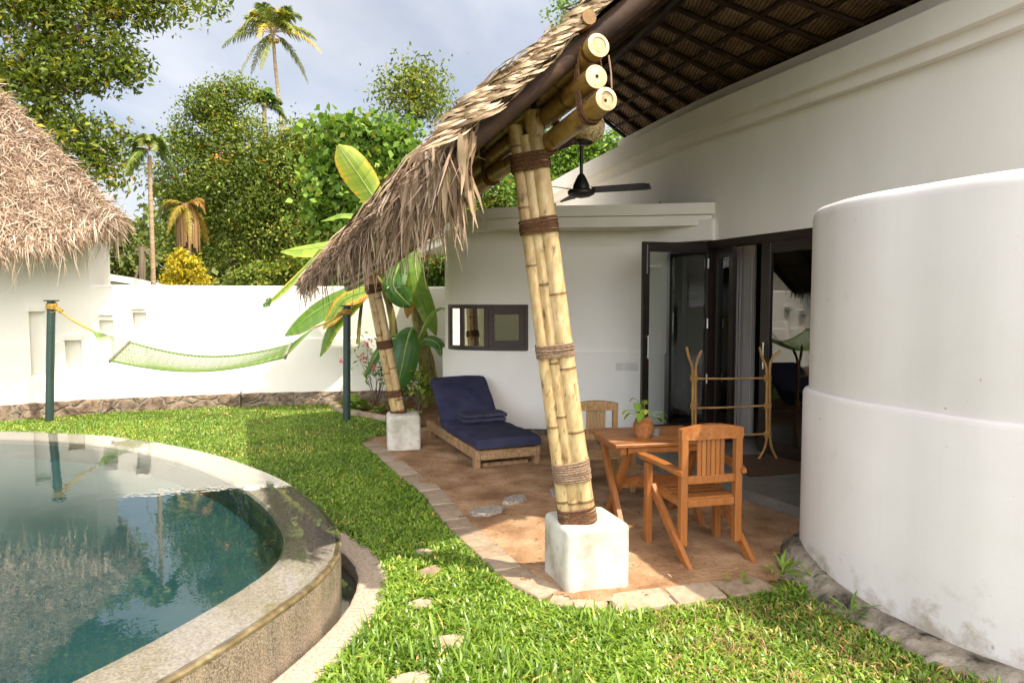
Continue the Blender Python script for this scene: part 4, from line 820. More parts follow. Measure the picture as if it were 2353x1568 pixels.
# long drooping ends at the near eave corner
def wisps(n, seed, c0, c1, lmin, lmax, wmin, wmax, mat_r=(.4, .95)):
    g = np.random.default_rng(seed); t = g.uniform(0, 1, n); p = lerpv(c0, c1, t) + g.normal(0, .025, (n, 3)); L = g.uniform(lmin, lmax, n); dx = g.normal(0, .10, (n, 3)); dx[:, 2] = 0; k = 6; ts = np.linspace(0, 1, k)
    Pt = p[:, None] + np.array([0, 0, -1.])[None, None] * (L[:, None] * ts[None])[..., None] + dx[:, None] * (L[:, None] * ts[None] ** 1.5)[..., None]
    Pt += np.sin(ts * 5 + g.uniform(0, 6, n)[:, None])[..., None] * g.normal(0, .014, (n, 1, 3))
    a = g.uniform(0, 6.28, n)[:, None] + ts[None] * g.uniform(-2, 2, n)[:, None]; sd = np.stack([np.cos(a), np.sin(a), np.zeros_like(a)], 2)
    W = g.uniform(wmin, wmax, n)[:, None] * np.array([.6, 1, 1, .8, .5, .1])[None]; V, F = ribbons(Pt, W, sd); push(V, F, np.repeat(g.uniform(*mat_r, n), 2 * k))
wisps(120, 51, lslope(.0, .0, .08), lslope(.09, -.03, .05), .20, .46, .005, .011); wisps(30, 52, lslope(0, .02, .08), lslope(.05, -.03, .04), .35, .65, .003, .005)
wisps(60, 53, lslope(.0, .0, .1), lslope(.3, -.02, .03), .3, .6, .004, .008); wisps(90, 54, lslope(.3, -.01, .05), lslope(1.0, -.02, .03), .25, .5, .003, .007)
np_mesh('thatch', np.vstack(VV), np.vstack(FF), M['straw'], can, np.concatenate(RR))
# plaited palm leaf along the near verge: three overlapping courses of folded, twisted leaflets
VV = []; FF = []; RR = []; off = 0
def course(a, b, n, seed, out, wmax, side=0.0):
    g = np.random.default_rng(seed); t = np.sort(g.uniform(0, 1, n)); base = lerpv(a, b, t); ax = unit(np.array([tuple(b - a)])); ax = np.repeat(ax, n, 0); nr = np.tile(np.array(tuple(LN)), (n, 1)); fx = np.tile(np.array(tuple(out)), (n, 1)); ph = t * n * .9
    L = g.uniform(.14, .30, n); k = 7; ts = np.linspace(0, 1, k); sw = np.sin(ts[None] * 3.3 + ph[:, None])
    Pt = base[:, None] + ax[:, None] * (L[:, None] * ts[None])[..., None] + nr[:, None] * (.020 * sw + .016 * g.normal(0, 1, (n, 1)))[..., None] + fx[:, None] * (.022 * np.cos(ts[None] * 3.3 + ph[:, None]) + .02)[..., None]
    a_ = ts[None] * 3.6 + ph[:, None]; sd = unit(nr[:, None] * np.cos(a_)[..., None] + fx[:, None] * np.sin(a_)[..., None] * .8 + ax[:, None] * .2)
    W = g.uniform(wmax * .5, wmax, n)[:, None] * np.array([.4, .9, 1, 1, .9, .6, .1])[None]; V, F = ribbons(Pt, W, sd); push(V, F, np.repeat(g.uniform(.15, 1, n), 2 * k))
fx = (EYE - lslope(0, .3)).normalized(); fx = (fx - LN * fx.dot(LN)).normalized()
def VG(px, py, d=.06):
    k = (px - 1176) / FPX; u = (k * E0.y - E0.x) / ((R0.x - E0.x) - k * (R0.y - E0.y)); return P(px, py, E0.y + (R0.y - E0.y) * u - d)
course(VG(1400, -12), VG(1185, 160), 120, 61, fx, .009); course(VG(1375, 22), VG(1200, 165), 34, 62, fx, .010)
course(VG(1302, 86, .08), VG(1088, 258, .08), 110, 63, fx, .009); course(VG(1180, 160, .08), VG(1066, 255, .08), 60, 65, fx, .010); course(VG(1480, -90), VG(1370, 0), 50, 66, fx, .014)
wisps(30, 67, P(1080, 268, 3.1), P(1050, 330, 3.1), .22, .40, .010, .018, (.1, .7)); 
np_mesh('plaited_verge', np.vstack(VV), np.vstack(FF), M['braid'], can, np.concatenate(RR), smooth=True)

# ================================================================ plinths
def plinth(name, label, c, sx, sy, h, rz):
    mb = MB(); boxm(mb, (sx, sy, h + .06), (0, 0, (h - .06) / 2), None, .038, seg=4); o = mb.build(name, M['plinth'], smooth=True); o.location = (c[0], c[1], 0); o.rotation_euler = (0, 0, rz)
    return tag(o, label, 'plinth', 'concrete plinths under the bamboo posts')
plinth('concrete_plinth', 'large whitewashed concrete plinth under the front bamboo post with grey water stains', (.44, 4.0), .40, .38, .382, R(18))
plinth('concrete_plinth', 'smaller looking far white plinth beside the sun lounger under the back bamboo post', (-1.24, 7.72), .37, .37, .40, R(12))

# ================================================================ ceiling fan, globe lamp
fan = thing('ceiling_fan', 'black three bladed ceiling fan hanging from the thatched canopy', 'ceiling fan', P(1335, 437, 6.4)); zr = 4.25 - fan.location.z
mb = MB(); tube(mb, [(0, 0, .1), (0, 0, zr)], .016, 10); mb.build('downrod', M['fan'], fan, True)
mb = MB(); lathe(mb, [(.001, .15), (.022, .148), (.035, .13), (.055, .09), (.075, .045), (.08, .01), (.118, 0), (.128, -.012), (.125, -.035), (.08, -.06), (.03, -.07), (.001, -.07)], (0, 0, 0), 28); mb.build('motor', M['fan'], fan, True)
def blade(az):
    mb = MB(); n_ = 10; vs = []; ca, sa = math.cos(az), math.sin(az)
    for i in range(n_ + 1):
        s = .11 + (.64 - .11) * i / n_; wv = .062 + .018 * i / n_ - (.03 if i == n_ else 0)
        for (y, z) in ((-wv, .016), (wv, -.016), (wv, -.022), (-wv, .010)): vs.append((ca * s - sa * y, sa * s + ca * y, z))
    fs = [(i * 4 + j, (i + 1) * 4 + j, (i + 1) * 4 + (j + 1) % 4, i * 4 + (j + 1) % 4) for i in range(n_) for j in range(4)] + [(0, 1, 2, 3), tuple(n_ * 4 + j for j in range(4))[::-1]]
    mb.add(vs, fs); return mb.build('blade', M['fan'], fan)
for a in (-22, 98, 218): blade(R(a))
lamp = thing('globe_lamp', 'round woven cane globe lamp hanging under the canopy beside the bamboo beams', 'lamp', P(1352, 292, 4.9))
mb = MB(); prof = [(max(.002, .115 * math.sin(math.pi * (i / 20))), .115 * math.cos(math.pi * i / 20)) for i in range(19)]; lathe(mb, prof, (0, 0, 0), 30); mb.build('globe_shade', M['globe'], lamp, True)
mb = MB(); lathe(mb, [(.06, -.095), (.058, -.108), (.045, -.122), (.02, -.13), (.001, -.13)], (-.025, 0, 0), 20); mb.build('collar', M['fan'], lamp, True)
mb = MB(); tube(mb, [(0, 0, .11), (0, 0, 1.15)], .005, 6); mb.build('cord', M['fan'], lamp)

# ================================================================ sun lounger and towels
lg = thing('sun_lounger', 'low timber sun lounger with a navy mattress and raised back', 'sun lounger', (-.035, 6.78, -.07), R(22))
# local: x right, y towards the head end
ZF = .27
mb = MB()
for s in (-1, 1): boxm(mb, (.045, 1.88, .105), (s * .325, .93, ZF - .05), None, .006)
boxm(mb, (.60, .04, .10), (0, .01, ZF - .052), None, .006); boxm(mb, (.60, .04, .09), (0, 1.84, ZF - .052), None, .006)
for k in range(9): boxm(mb, (.60, .085, .02), (0, .12 + k * .125, ZF - .008), None, .004)
boxm(mb, (.50, .05, .04), (0, .10, .10), None, .006); lgf = mb.build('frame', M['lounge'], lg)
for sx in (-1, 1):
    for y in (.05, 1.72):
        mb = MB(); boxm(mb, (.06, .085, ZF - .02), (sx * .325 - sx * .003, y, (ZF - .02) / 2), None, .006); mb.build('leg', M['lounge'], lg)
mb = MB(); b0, b1 = Vector((0, 1.16, ZF + .02)), Vector((0, 1.68, .74))
for s in (-1, 1): bar(mb, b0 + Vector((s * .27, 0, 0)), b1 + Vector((s * .27, 0, -.03)), .04, .04)
for k in range(5): c = b0.lerp(b1, (k + .5) / 5.2); bar(mb, c + Vector((-.27, 0, .0)), c + Vector((.27, 0, .0)), .03, .07, (b1 - b0))
bar(mb, (-.2, 1.50, .55), (-.2, 1.80, ZF), .035, .035); bar(mb, (.2, 1.50, .55), (.2, 1.80, ZF), .035, .035); mb.build('backrest_frame', M['lounge'], lg)
mb = MB()                                  # mattress: one folded pad with rounded edges
path = crv([(0, -.055, ZF + .025), (0, -.04, ZF + .085), (0, .03, ZF + .105), (0, .6, ZF + .10), (0, 1.08, ZF + .10), (0, 1.20, ZF + .14), (0, 1.40, ZF + .34), (0, 1.63, ZF + .525), (0, 1.70, ZF + .535), (0, 1.745, ZF + .50)], 46)
_, fr_ = frames(path); vs = []; fs = []; cs = [(-.345, -.075), (-.352, -.03), (-.335, .0), (-.29, .012), (-.1, .016), (.1, .016), (.29, .012), (.335, .0), (.352, -.03), (.345, -.075)]
for i, p in enumerate(path):
    a = path[max(i - 1, 0)]; b = path[min(i + 1, 45)]; t = (b - a).normalized(); up = Vector((1, 0, 0)).cross(t); 
    for (x, h) in cs: vs.append(p + Vector((x * (1 + .008 * math.sin(i * 1.1)), 0, 0)) + up * (h + .004 * math.sin(i * .9 + x * 9)))
for i in range(45):
    for j in range(9): fs.append((i * 10 + j, i * 10 + j + 1, (i + 1) * 10 + j + 1, (i + 1) * 10 + j))
    fs.append((i * 10 + 9, i * 10, (i + 1) * 10, (i + 1) * 10 + 9))
fs += [tuple(range(10))[::-1], tuple(range(450, 460))]; mb.add(vs, fs); mb.build('mattress', M['navy'], lg, True)
def towel(label, z, dx, rz):
    mb = MB(); sec = [(-.15, .004), (-.158, .022), (-.15, .042), (.0, .047), (.145, .044), (.152, .034), (.146, .024), (.152, .014), (.145, .003)]; n_ = 20; vs = []; k = len(sec)
    for i in range(n_ + 1):
        x = -.245 + .49 * i / n_
        for (y, h) in sec: vs.append((x, y + .004 * math.sin(i * .8), h + .003 * math.sin(i * .7 + y * 20)))
    fs = [(i * k + j, (i + 1) * k + j, (i + 1) * k + (j + 1) % k, i * k + (j + 1) % k) for i in range(n_) for j in range(k)] + [tuple(range(k)), tuple(range(n_ * k, n_ * k + k))[::-1]]
    mb.add(vs, fs); o = mb.build('towel', M['towel'], smooth=True)
    c = Matrix.Rotation(R(22), 4, 'Z') @ Vector((.06 + dx, 1.0, 0)); o.location = Vector((-.035, 6.78, z)) + c; o.rotation_euler = (0, 0, R(22) + rz); return tag(o, label, 'towel', 'folded towels on the lounger')
towel('lower of the two folded navy towels lying on the lounger mattress', .318, 0, 0); towel('upper of the two folded navy towels lying on the lounger mattress', .366, .012, .04)

# ================================================================ table, pot, tin
TZ = .655
tb = thing('folding_table', 'orange brown teak table with crossed legs and a solid top', 'table', (1.06, 5.14, 0), R(11))
W2, D2 = .40, .325
mb = MB()
for k in range(5): boxm(mb, (.80, .128, .024), (0, -.26 + k * .13, TZ - .012), None, .003, (.35, .62, .48, .7, .4)[k])
mb.build('tabletop', M['teak'], tb)
mb = MB()
for s in (-1, 1): boxm(mb, (.045, .60, .055), (s * .33, 0, TZ - .053), None, .005)
for s in (-1, 1): boxm(mb, (.60, .03, .045), (0, s * .29, TZ - .048), None, .004)
mb.build('apron', M['teak'], tb)
for s in (-1, 1):
    for d in (-1, 1):
        mb = MB(); x = s * (.31 if d > 0 else .265); bar(mb, (x, d * .235, TZ - .06), (x, -d * .26, -.05), .04, .062, (1, 0, 0) if False else (0, 1, 0)); mb.build('leg', M['teak'], tb)
mb = MB(); boxm(mb, (.50, .03, .085), (0, 0, .30), None, .004); mb.build('stretcher', M['teak'], tb)
pot = thing('potted_plant', 'trailing green plant in a round rope wrapped pot on the teak table', 'pot plant', PZ(1477, 1003, TZ + .001))
mb = MB(); prof = [(.05, .0)]
for i in range(15): z = .006 + i * .0092; rad = .052 + .026 * math.sin(min(1, i / 13) * 2.6) - .006 * (i / 14); prof += [(rad - .0035, z - .003), (rad + .0015, z), (rad + .0015, z + .003)]
prof += [(.040, .146), (.034, .146), (.034, .12)]; lathe(mb, prof, (0, 0, 0), 26); mb.build('pot', M['ropepot'], pot, True)
mb = MB(); lathe(mb, [(.001, .128), (.036, .128)], (0, 0, 0), 16); mb.build('soil', M['soil'], pot)
g = random.Random(5); sm = MB(); lf = MB()
def blade_leaf(mb, base, d, up, L, Wd, r, droop=.25, n_=6, prof=None, fold=.25):
    d = Vector(d).normalized(); s = d.cross(Vector(up)).normalized(); u = s.cross(d); vs = []
    for i in range(n_ + 1):
        t = i / n_; w_ = Wd * (prof(t) if prof else math.sin(math.pi * min(1, .08 + t * .92)) ** .8); c = Vector(base) + d * (L * t) + u * (-droop * L * t * t)
        vs += [c - s * w_ + u * (fold * w_), c, c + s * w_ + u * (fold * w_)]
    fs = [(i * 3 + j, (i + 1) * 3 + j, (i + 1) * 3 + j + 1, i * 3 + j + 1) for i in range(n_) for j in (0, 1)]; mb.add(vs, fs, r)
for k in range(17):
    a = g.uniform(0, 6.28); h = g.uniform(.02, .15); q = g.uniform(.02, .10) if k < 11 else g.uniform(.10, .15); q *= 1
    if k >= 11: h = g.uniform(-.03, .06); a = g.choice([3.1, 3.4, 2.9, .1, -.3, .3, -.1])
    top = Vector((math.cos(a) * q, math.sin(a) * q, .145 + h)); tube(sm, [Vector((math.cos(a) * .015, math.sin(a) * .015, .12)), Vector((math.cos(a) * q * .5, math.sin(a) * q * .5, .145 + max(h, .03) * .9)), top], .0022, 5)
    blade_leaf(lf, top, (math.cos(a + g.uniform(-.8, .8)), math.sin(a), -.5), (0, 0, 1), g.uniform(.045, .075), g.uniform(.018, .028), g.uniform(.5, 1.0), .3, 6, lambda t: math.sin(math.pi * min(1, .16 + t * .84)) ** .7)
sm.build('stem', M['stalk'], pot); lf.build('foliage', M['leaf_bright'], pot, True)
tin = PZ(1503, 998, TZ + .001); mb = MB(); lathe(mb, [(.001, 0), (.042, 0), (.044, .004), (.044, .03), (.046, .034), (.046, .044), (.042, .046), (.034, .040), (.001, .039)], (0, 0, 0), 26); o = mb.build('ashtray', M['tin'], smooth=True); o.location = tin; tag(o, 'small round dull metal ashtray beside the rope pot', 'ashtray')

# ================================================================ chairs
def chair(label, loc, rz, mat, sc=1.0, sink=0.0):
    ch = thing('garden_armchair', label, 'chair', (loc[0], loc[1], -sink), rz, 'teak armchairs at the table')
    def part(nm, mb): return mb.build(nm, mat, ch)
    for s in (-1, 1):
        mb = MB(); boxm(mb, (.048, .052, .74), (s * .193, 0, .475), None, .005); part('rear_post', mb)
        mb = MB(); boxm(mb, (.045, .055, .60), (s * .262, .36, .27), None, .005); part('leg', mb)
        mb = MB(); bar(mb, (s * .232, .36, .40), (s * .222, -.185, -.03), .035, .062, (0, 1, 0)); part('brace', mb)
        mb = MB(); vs = []; n_ = 8
        for i in range(n_ + 1):
            t = i / n_; y = -.05 + .52 * t; x = s * (.215 + .055 * t); w_ = .026 + .012 * t - (.012 if i in (0, n_) else 0); z = .575 + .02 * t + .008 * math.sin(t * 3.1)
            vs += [(x - w_, y, z - .014), (x + w_, y, z - .014), (x + w_, y, z + .014), (x - w_, y, z + .014)]
        mb.add(vs, [(i * 4 + j, i * 4 + (j + 1) % 4, (i + 1) * 4 + (j + 1) % 4, (i + 1) * 4 + j) for i in range(n_) for j in range(4)] + [(3, 2, 1, 0), tuple(n_ * 4 + j for j in range(4))]); part('armrest', mb)
        mb = MB(); boxm(mb, (.03, .42, .045), (s * .20, .19, .375), None, .004); part('seat_rail', mb)
    mb = MB()
    for k in range(5): boxm(mb, (.40 - .006, .072, .018), (0, .045 + k * .078, .398 + .0), None, .004, (.6, .35, .7, .45, .55)[k])
    part('seat', mb)
    mb = MB(); n_ = 14; vs = []
    for i in range(n_ + 1):
        x = -.218 + .436 * i / n_; top = .852 + .028 * math.cos(x / .218 * 1.5); low = .785 + .0 * x
        vs += [(x, -.027, low), (x, .027, low), (x, .027, top), (x, -.027, top)]
    mb.add(vs, [(i * 4 + j, i * 4 + (j + 1) % 4, (i + 1) * 4 + (j + 1) % 4, (i + 1) * 4 + j) for i in range(n_) for j in range(4)] + [(3, 2, 1, 0), tuple(n_ * 4 + j for j in range(4))]); part('top_rail', mb)
    mb = MB(); boxm(mb, (.338, .032, .052), (0, 0, .525), None, .004); boxm(mb, (.338, .03, .05), (0, 0, .375), None, .004); part('back_rail', mb)
    for k in range(6):
        mb = MB(); boxm(mb, (.0285, .014, .24), (-.082 + k * .0328, .002, .668), None, .003, (.45, .7, .35, .6, .5, .3)[k]); part('slat', mb)
    ch.scale = (sc, sc, sc); return ch
chair('glossy orange teak armchair in front, its slatted back towards the camera', (1.275, 4.33), R(14), M['teak'])
chair('older greyer teak armchair behind the table, half hidden by the front bamboo post', (.76, 6.15), R(188), M['teakold'], .93, .05)

# ================================================================ rattan rack
rk = placed('towel_rack', 'honey coloured rattan towel rack with forked tops and three rails on the terrace', 'rack', (2.15, 6.7, .105))
YR = 6.70
def rp(px, py, dy=0): return P(px, py, YR + dy)
def cane(pl, rad, name): 
    mb = MB(); pts = crv([rp(*q) for q in pl], 26); g_ = random.Random(len(name) + int(pl[0][0])); tube(mb, pts, [rad * (1 + .05 * math.sin(i * 1.3)) for i in range(26)], 10, r=[.3 + .4 * g_.random() for _ in pts]); return mb.build(name, M['rattan'], rk, True)
for (x0, fl, fr) in ((1594, (1576, 1612), (1566, 1624)), (1764, (1744, 1800), (1738, 1792))):
    k = 1 if x0 > 1700 else 0
    cane([(fl[0] + (1 if k else 1), 797), (fl[0] + 7, 822), (x0 - 3, 850), (x0 - 3, 930), (x0 - 3, 1000), (x0 - 8, 1030), (fr[0], 1062 if k else 1058)], .013, 'upright')
    cane([(fr[1] - (0 if k else 12), 805), (x0 + 8, 826), (x0 + 4, 852), (x0 + 4, 930), (x0 + 4, 1000), (x0 + 10, 1032), (fr[1], 1067 if k else 1062)], .013, 'upright')
    for y in (868, 932, 997):
        mb = MB(); c = rp(x0, y); 
        for q in range(5): tube(mb, [c + Vector((.034 * math.cos(a / 10 * 6.283), .018 * math.sin(a / 10 * 6.283), .012 * q - .024)) for a in range(10)], .006, 5, closed=True)
        mb.build('cane_binding', M['rattan'], rk, True)
for (a, b) in (((1598, 869), (1762, 868)), ((1598, 937), (1762, 931)), ((1598, 1000), (1762, 996))):
    cane([a, ((a[0] + b[0]) / 2, (a[1] + b[1]) / 2 + 1), b], .0105, 'rail')

# ================================================================ hammock and its posts
def hpost(label, px, py, ptop, dx):
    b = PZ(px, py, 0); t = P(ptop[0], ptop[1], b.y); p = thing('hammock_post', label, 'post', b, 0, 'hammock posts'); top = t - b; mb = MB(); tube(mb, [(0, 0, -.1), top * .5, top], .052, 14); mb.build('pole', M['post'], p, True)
    mb = MB(); boxm(mb, (.15, .12, .018), top + Vector((0, 0, .009)), None, .004); mb.build('cap', M['post'], p); return b, t
pb, pt = hpost('dark green steel hammock post on the left by the thatched hut', 113, 968, (118, 692), 0)
qb, qt = hpost('dark green steel hammock post on the right by the banana plants', 796, 966, (797, 704), 0)
ham = placed('hammock', 'light green net hammock with grey spreader bars slung between two posts', 'hammock', (-4.3, 9.6, 0))
LF, LN_ = P(297, 785, 9.95), P(253, 828, 9.30); RF, RN_ = P(668, 790, 9.95), P(655, 820, 9.40); LR, RR_ = P(212, 759, 9.6), P(722, 752, 9.62)
for a, b in ((LF, LN_), (RF, RN_)):
    mb = MB(); e = (b - a) * .04; bar(mb, a - e, b + e, .028, .05); mb.build('spreader_bar', M['barwood'], ham)
def netpt(s, w):                          # s 0..1 left to right, w 0 far .. 1 near
    a = LF.lerp(LN_, w); b = RF.lerp(RN_, w); p = a.lerp(b, s); sag = (.17 - .02 * w) + .06 * math.sin(w * math.pi); return p - Vector((0, 0, sag * 4 * s * (1 - s) * (1 + .15 * math.sin(s * 3.1))))
mb = MB(); NW, NS = 12, 44
for k in range(NW + 1):
    for ph in (0, 1):
        pts = []
        for i in range(NS + 1):
            w_ = (k + (.5 if (i + ph) % 2 else -.5)) / NW; w_ = min(max(w_, 0), 1); pts.append(netpt(i / NS, w_))
        if k in (0, NW) or True: tube(mb, pts, (.0050 if 0 < k < NW else .006), 4, r=.3 + .5 * random.random())
for w_ in (0, 1): tube(mb, [netpt(i / 40, w_) for i in range(41)], .011, 6, r=.25)
mb.build('net', M['cordgreen'], ham)
for E_, A_, B_, rd in ((LR, LF, LN_, .0046), (RR_, RF, RN_, .0042)):
    mb = MB()
    for k in range(12): tube(mb, [E_, A_.lerp(B_, k / 11)], rd, 4, r=.55)
    mb.build('fan_cords', M['cordgreen'], ham)
for (a, b, c) in ((pt - Vector((0, 0, .05)), LR, pt), (qt - Vector((0, 0, .05)), RR_, qt)):
    mb = MB(); m1 = a.lerp(b, .5) - Vector((0, 0, .03)); tube(mb, crv([a, m1, b], 14), .015, 7); 
    for q in range(5): tube(mb, [Vector((c.x, c.y, c.z - .035 - .016 * q)) + Vector((.062 * math.cos(x / 12 * 6.283), .062 * math.sin(x / 12 * 6.283), .012 * math.sin(x / 12 * 6.283 + q))) for x in range(12)], .011, 6, closed=True)
    d = (b - a).normalized(); k0 = a + d * .09
    for q in range(3): tube(mb, [k0 + d * (.03 * q) + Vector((.0, .028 * math.cos(x), .028 * math.sin(x))) for x in (0, 1.05, 2.1, 3.14, 4.2, 5.25)], .012, 6, closed=True)
    for q in range(2): tube(mb, [k0, k0 + Vector((-.04 + .09 * q, -.05, -.05)), k0 + Vector((-.06 + .13 * q, -.07, -.04 + .03 * q))], .007, 5)
    mb.build('rope', M['ropeyellow'], ham, True)

# ================================================================ stones and pavers
ORD = ['first', 'second', 'third', 'fourth', 'fifth', 'sixth', 'seventh', 'eighth', 'ninth', 'tenth', 'eleventh', 'twelfth', 'thirteenth', 'fourteenth', 'fifteenth', 'sixteenth', 'seventeenth', 'eighteenth', 'nineteenth', 'twentieth', 'twenty-first', 'twenty-second', 'twenty-third']
def stone(name, label, cat, mat, c, rz, a, b, h, group, seed, sides=0, z0=0.0):
    g_ = random.Random(seed); pts = []
    if sides:
        for q in range(sides): an = 6.283 * q / sides; k = g_.uniform(.78, 1.12); pts.append((a / 2 * k * math.cos(an), b / 2 * k * math.sin(an)))
    else:
        for (x, y) in ((-1, -1), (0, -1), (1, -1), (1, 0), (1, 1), (0, 1), (-1, 1), (-1, 0)): pts.append((x * a / 2 + g_.uniform(-.006, .006), y * b / 2 + g_.uniform(-.006, .006)))
    k = len(pts); vs = [(x * 1.0, y * 1.0, -.06) for x, y in pts] + [(x, y, h - .010) for x, y in pts] + [(x * .955, y * .945, h + g_.uniform(-.003, .003)) for x, y in pts]
    fs = [(q, (q + 1) % k, k + (q + 1) % k, k + q) for q in range(k)] + [(k + q, k + (q + 1) % k, 2 * k + (q + 1) % k, 2 * k + q) for q in range(k)] + [tuple(range(2 * k, 3 * k))]
    mb = MB(); mb.add(vs, fs, g_.random()); o = mb.build(name, mat); o.location = (c[0], c[1], z0); o.rotation_euler = (g_.uniform(-.02, .02), g_.uniform(-.02, .02), rz); return tag(o, label, cat, group)
LENP = [0]
for a, b in zip(PAVE, PAVE[1:]): LENP.append(LENP[-1] + (b - a).length)
def on_pave(s):
    i = min(max(sum(1 for q in LENP if q <= s) - 1, 0), len(PAVE) - 2); u = (s - LENP[i]) / (LENP[i + 1] - LENP[i]); p = PAVE[i].lerp(PAVE[i + 1], u); t = (PAVE[min(i + 2, len(PAVE) - 1)] - PAVE[max(i - 2, 0)]).normalized(); return p, t
s = .05; k = 0; sl_list = []
g = random.Random(9)
while s < LENP[-1] - .08:
    p, t = on_pave(s); long = p.x < .12; L = g.uniform(.185, .215) if long else g.uniform(.29, .35)
    if s + L > LENP[-1] + .1: break
    p, t = on_pave(s + L / 2); sl_list.append((p, t, L, long)); s += L + (.012 if long else .022)
nl = sum(1 for q in sl_list if q[3])
for i, (p, t, L, long) in enumerate(sl_list):
    if long: lab = '%s rough stone paver of the edging row, counted from the front plinth' % ORD[min(nl - 1 - i, 22)]
    else: lab = '%s broad slab of the front edging, counted rightwards from the front plinth' % ORD[i - nl]
    stone('edging_paver', lab, 'paver', M['paver'], p, math.atan2(t.y, t.x) + g.uniform(-.03, .03), L, .185 if long else .20, .020 + g.uniform(-.004, .005), 'stone pavers edging the sandy patio', 200 + i)
for (px, py, a, b, lab, sd, n_) in ((1120, 1172, .34, .20, 'thin brown flagstone lying flat on the sand, nearest to the edging', 1, 7), (1182, 1147, .30, .19, 'grey speckled flagstone in the middle of the sand by the lounger', 2, 7), (1285, 1130, .28, .17, 'grey flagstone on the sand partly hidden behind the front bamboo post', 3, 6)):
    stone('flagstone', lab, 'stone', M['flag'], PZ(px, py, .03), .5 * sd, a, b, .040, 'loose flagstones on the sand', 300 + sd, n_)
STEP = []
for (px, py, a, b, lab, sd) in ((1038, 1466, .18, .145, 'square stepping stone showing through the grass below the front plinth', 1), (947, 1556, .19, .16, 'stepping stone at the bottom edge of the photo in the grass', 2), (971, 1377, .16, .12, 'stepping stone half covered by bright grass beside the pool path', 3), (988, 1304, .20, .10, 'narrow stepping stone in the grass at the edge of the roof shadow', 4), (972, 1262, .13, .15, 'small shaded stepping stone between the grass and the edging pavers', 5)):
    c = PZ(px, py, .03); STEP.append((c.x, c.y, max(a, b) * .56)); stone('stepping_stone', lab, 'stepping stone', M['paver'], c, .25 * sd, a, b, .016, 'stepping stones in the lawn', 320 + sd)
# garden tap on the wall
tp = placed('garden_tap', 'small rusty garden tap standing against the far stone base', 'tap', PZ(551, 938, 0)); c = P(553, 905, 10.72)
mb = MB(); tube(mb, [Vector((c.x, c.y, .0)), c, c + Vector((0, 0, .03))], .011, 8); mb.build('pipe', M['logdark'], tp); mb = MB(); tube(mb, [c, c + Vector((.05, -.05, .0)), c + Vector((.06, -.06, -.035))], .012, 8); tube(mb, [c + Vector((.02, -.02, .0)), c + Vector((.02, -.02, .05))], .007, 6); boxm(mb, (.05, .012, .012), c + Vector((.02, -.02, .05)), None, .003); mb.build('spout', M['tin'], tp)
# ================================================================ grass
def blades(n_try, box, hmin, hmax, wmin, wmax, lean, seed, dens=None, dryp=.016, keep=None):
    g = np.random.default_rng(seed); X = g.uniform(box[0], box[2], n_try); Y = g.uniform(box[1], box[3], n_try)
    ok = (np.abs(X / np.maximum(Y, .1)) < .84) & ~inpoly(X, Y, LAWNHOLE) & ~inpoly(X, Y, PATIO) & ~inpoly(X, Y, BAYF) & inpoly(X, Y, LAWNREG)
    for (sx, sy, sr) in STEP: ok &= ((X - sx) ** 2 + ((Y - sy) * 1.1) ** 2) > (sr * g.uniform(.75, 1.05, n_try)) ** 2
    if dens is not None: ok &= g.uniform(0, 1, n_try) < dens(X, Y)
    X = X[ok]; Y = Y[ok]; n = len(X)
    H = g.uniform(hmin, hmax, n) * (1 + .35 * nz(X, Y, 1.2, 7)); az = g.uniform(0, 6.28, n); ln = g.uniform(*lean, n); d = np.stack([np.cos(az), np.sin(az), np.zeros(n)], 1)
    b = np.stack([X, Y, np.zeros(n)], 1); ts = np.array([0, .5, 1.0]); ang0 = ln * .5; 
    p1 = b + (d * np.sin(ln * .55)[:, None] + np.array([0, 0, 1.]) * np.cos(ln * .55)[:, None]) * (H * .52)[:, None]
    p2 = p1 + (d * np.sin(ln * 1.25)[:, None] + np.array([0, 0, 1.]) * np.cos(ln * 1.25)[:, None]) * (H * .52)[:, None]
    sd = np.stack([-np.sin(az), np.cos(az), g.normal(0, .25, n)], 1); Pt = np.stack([b, p1, p2], 1); W = g.uniform(wmin, wmax, n)[:, None] * np.array([.55, 1, .12])[None]
    V, F = ribbons(Pt, W, np.repeat(unit(sd)[:, None], 3, 1))
    c = g.beta(2.2, 2.4, n) * .72 + .06 + .17 * nz(X, Y, .7, 12) + .10 * nz(X, Y, 2.2, 13); dr = g.uniform(0, 1, n) < dryp * (1 + 9 * np.maximum(0, nz(X, Y, .55, 20))); c = np.where(dr, g.uniform(.92, 1, n), np.clip(c, 0, .9)); return V, F, np.repeat(c, 6)
LAWNHOLE = grow(lambda b: .185 + .085 * b); pv = off2(PAVE, .075); PATIO = [Vector((p.x, p.y)) for p in off2(PAVE, -.125)] + [Vector((1.75, 4.1)), Vector((3, 5)), Vector((3, 9)), Vector((-.9, 9.3)), Vector((-1.3, 8.9)), Vector((-1.75, 8.3))]
BAYF = [p + nn * .17 for p, nn in zip(BAY, norms2(BAY))] + [Vector((5, 4.5)), Vector((5, 1.5))]
LAWNREG = [Vector((-9.5, 7.5)), Vector((-9.5, 1)), Vector((2.6, 1)), Vector((2.6, 5)), Vector((-.9, 9.2)), Vector((-1.9, 9.75)), Vector((-2.75, 10.75)), Vector((-2.8, 11.05))] + [p + Vector((.03, -.10)) for p in YARD[60::-8]] + [Vector((-7.1, 9.42)), Vector((-8.4, 8.5))]
bare = lambda X, Y: np.where((X > .75) & (Y < 3.75), .40 + .35 * nz(X, Y, 1.3, 31), 1.0)
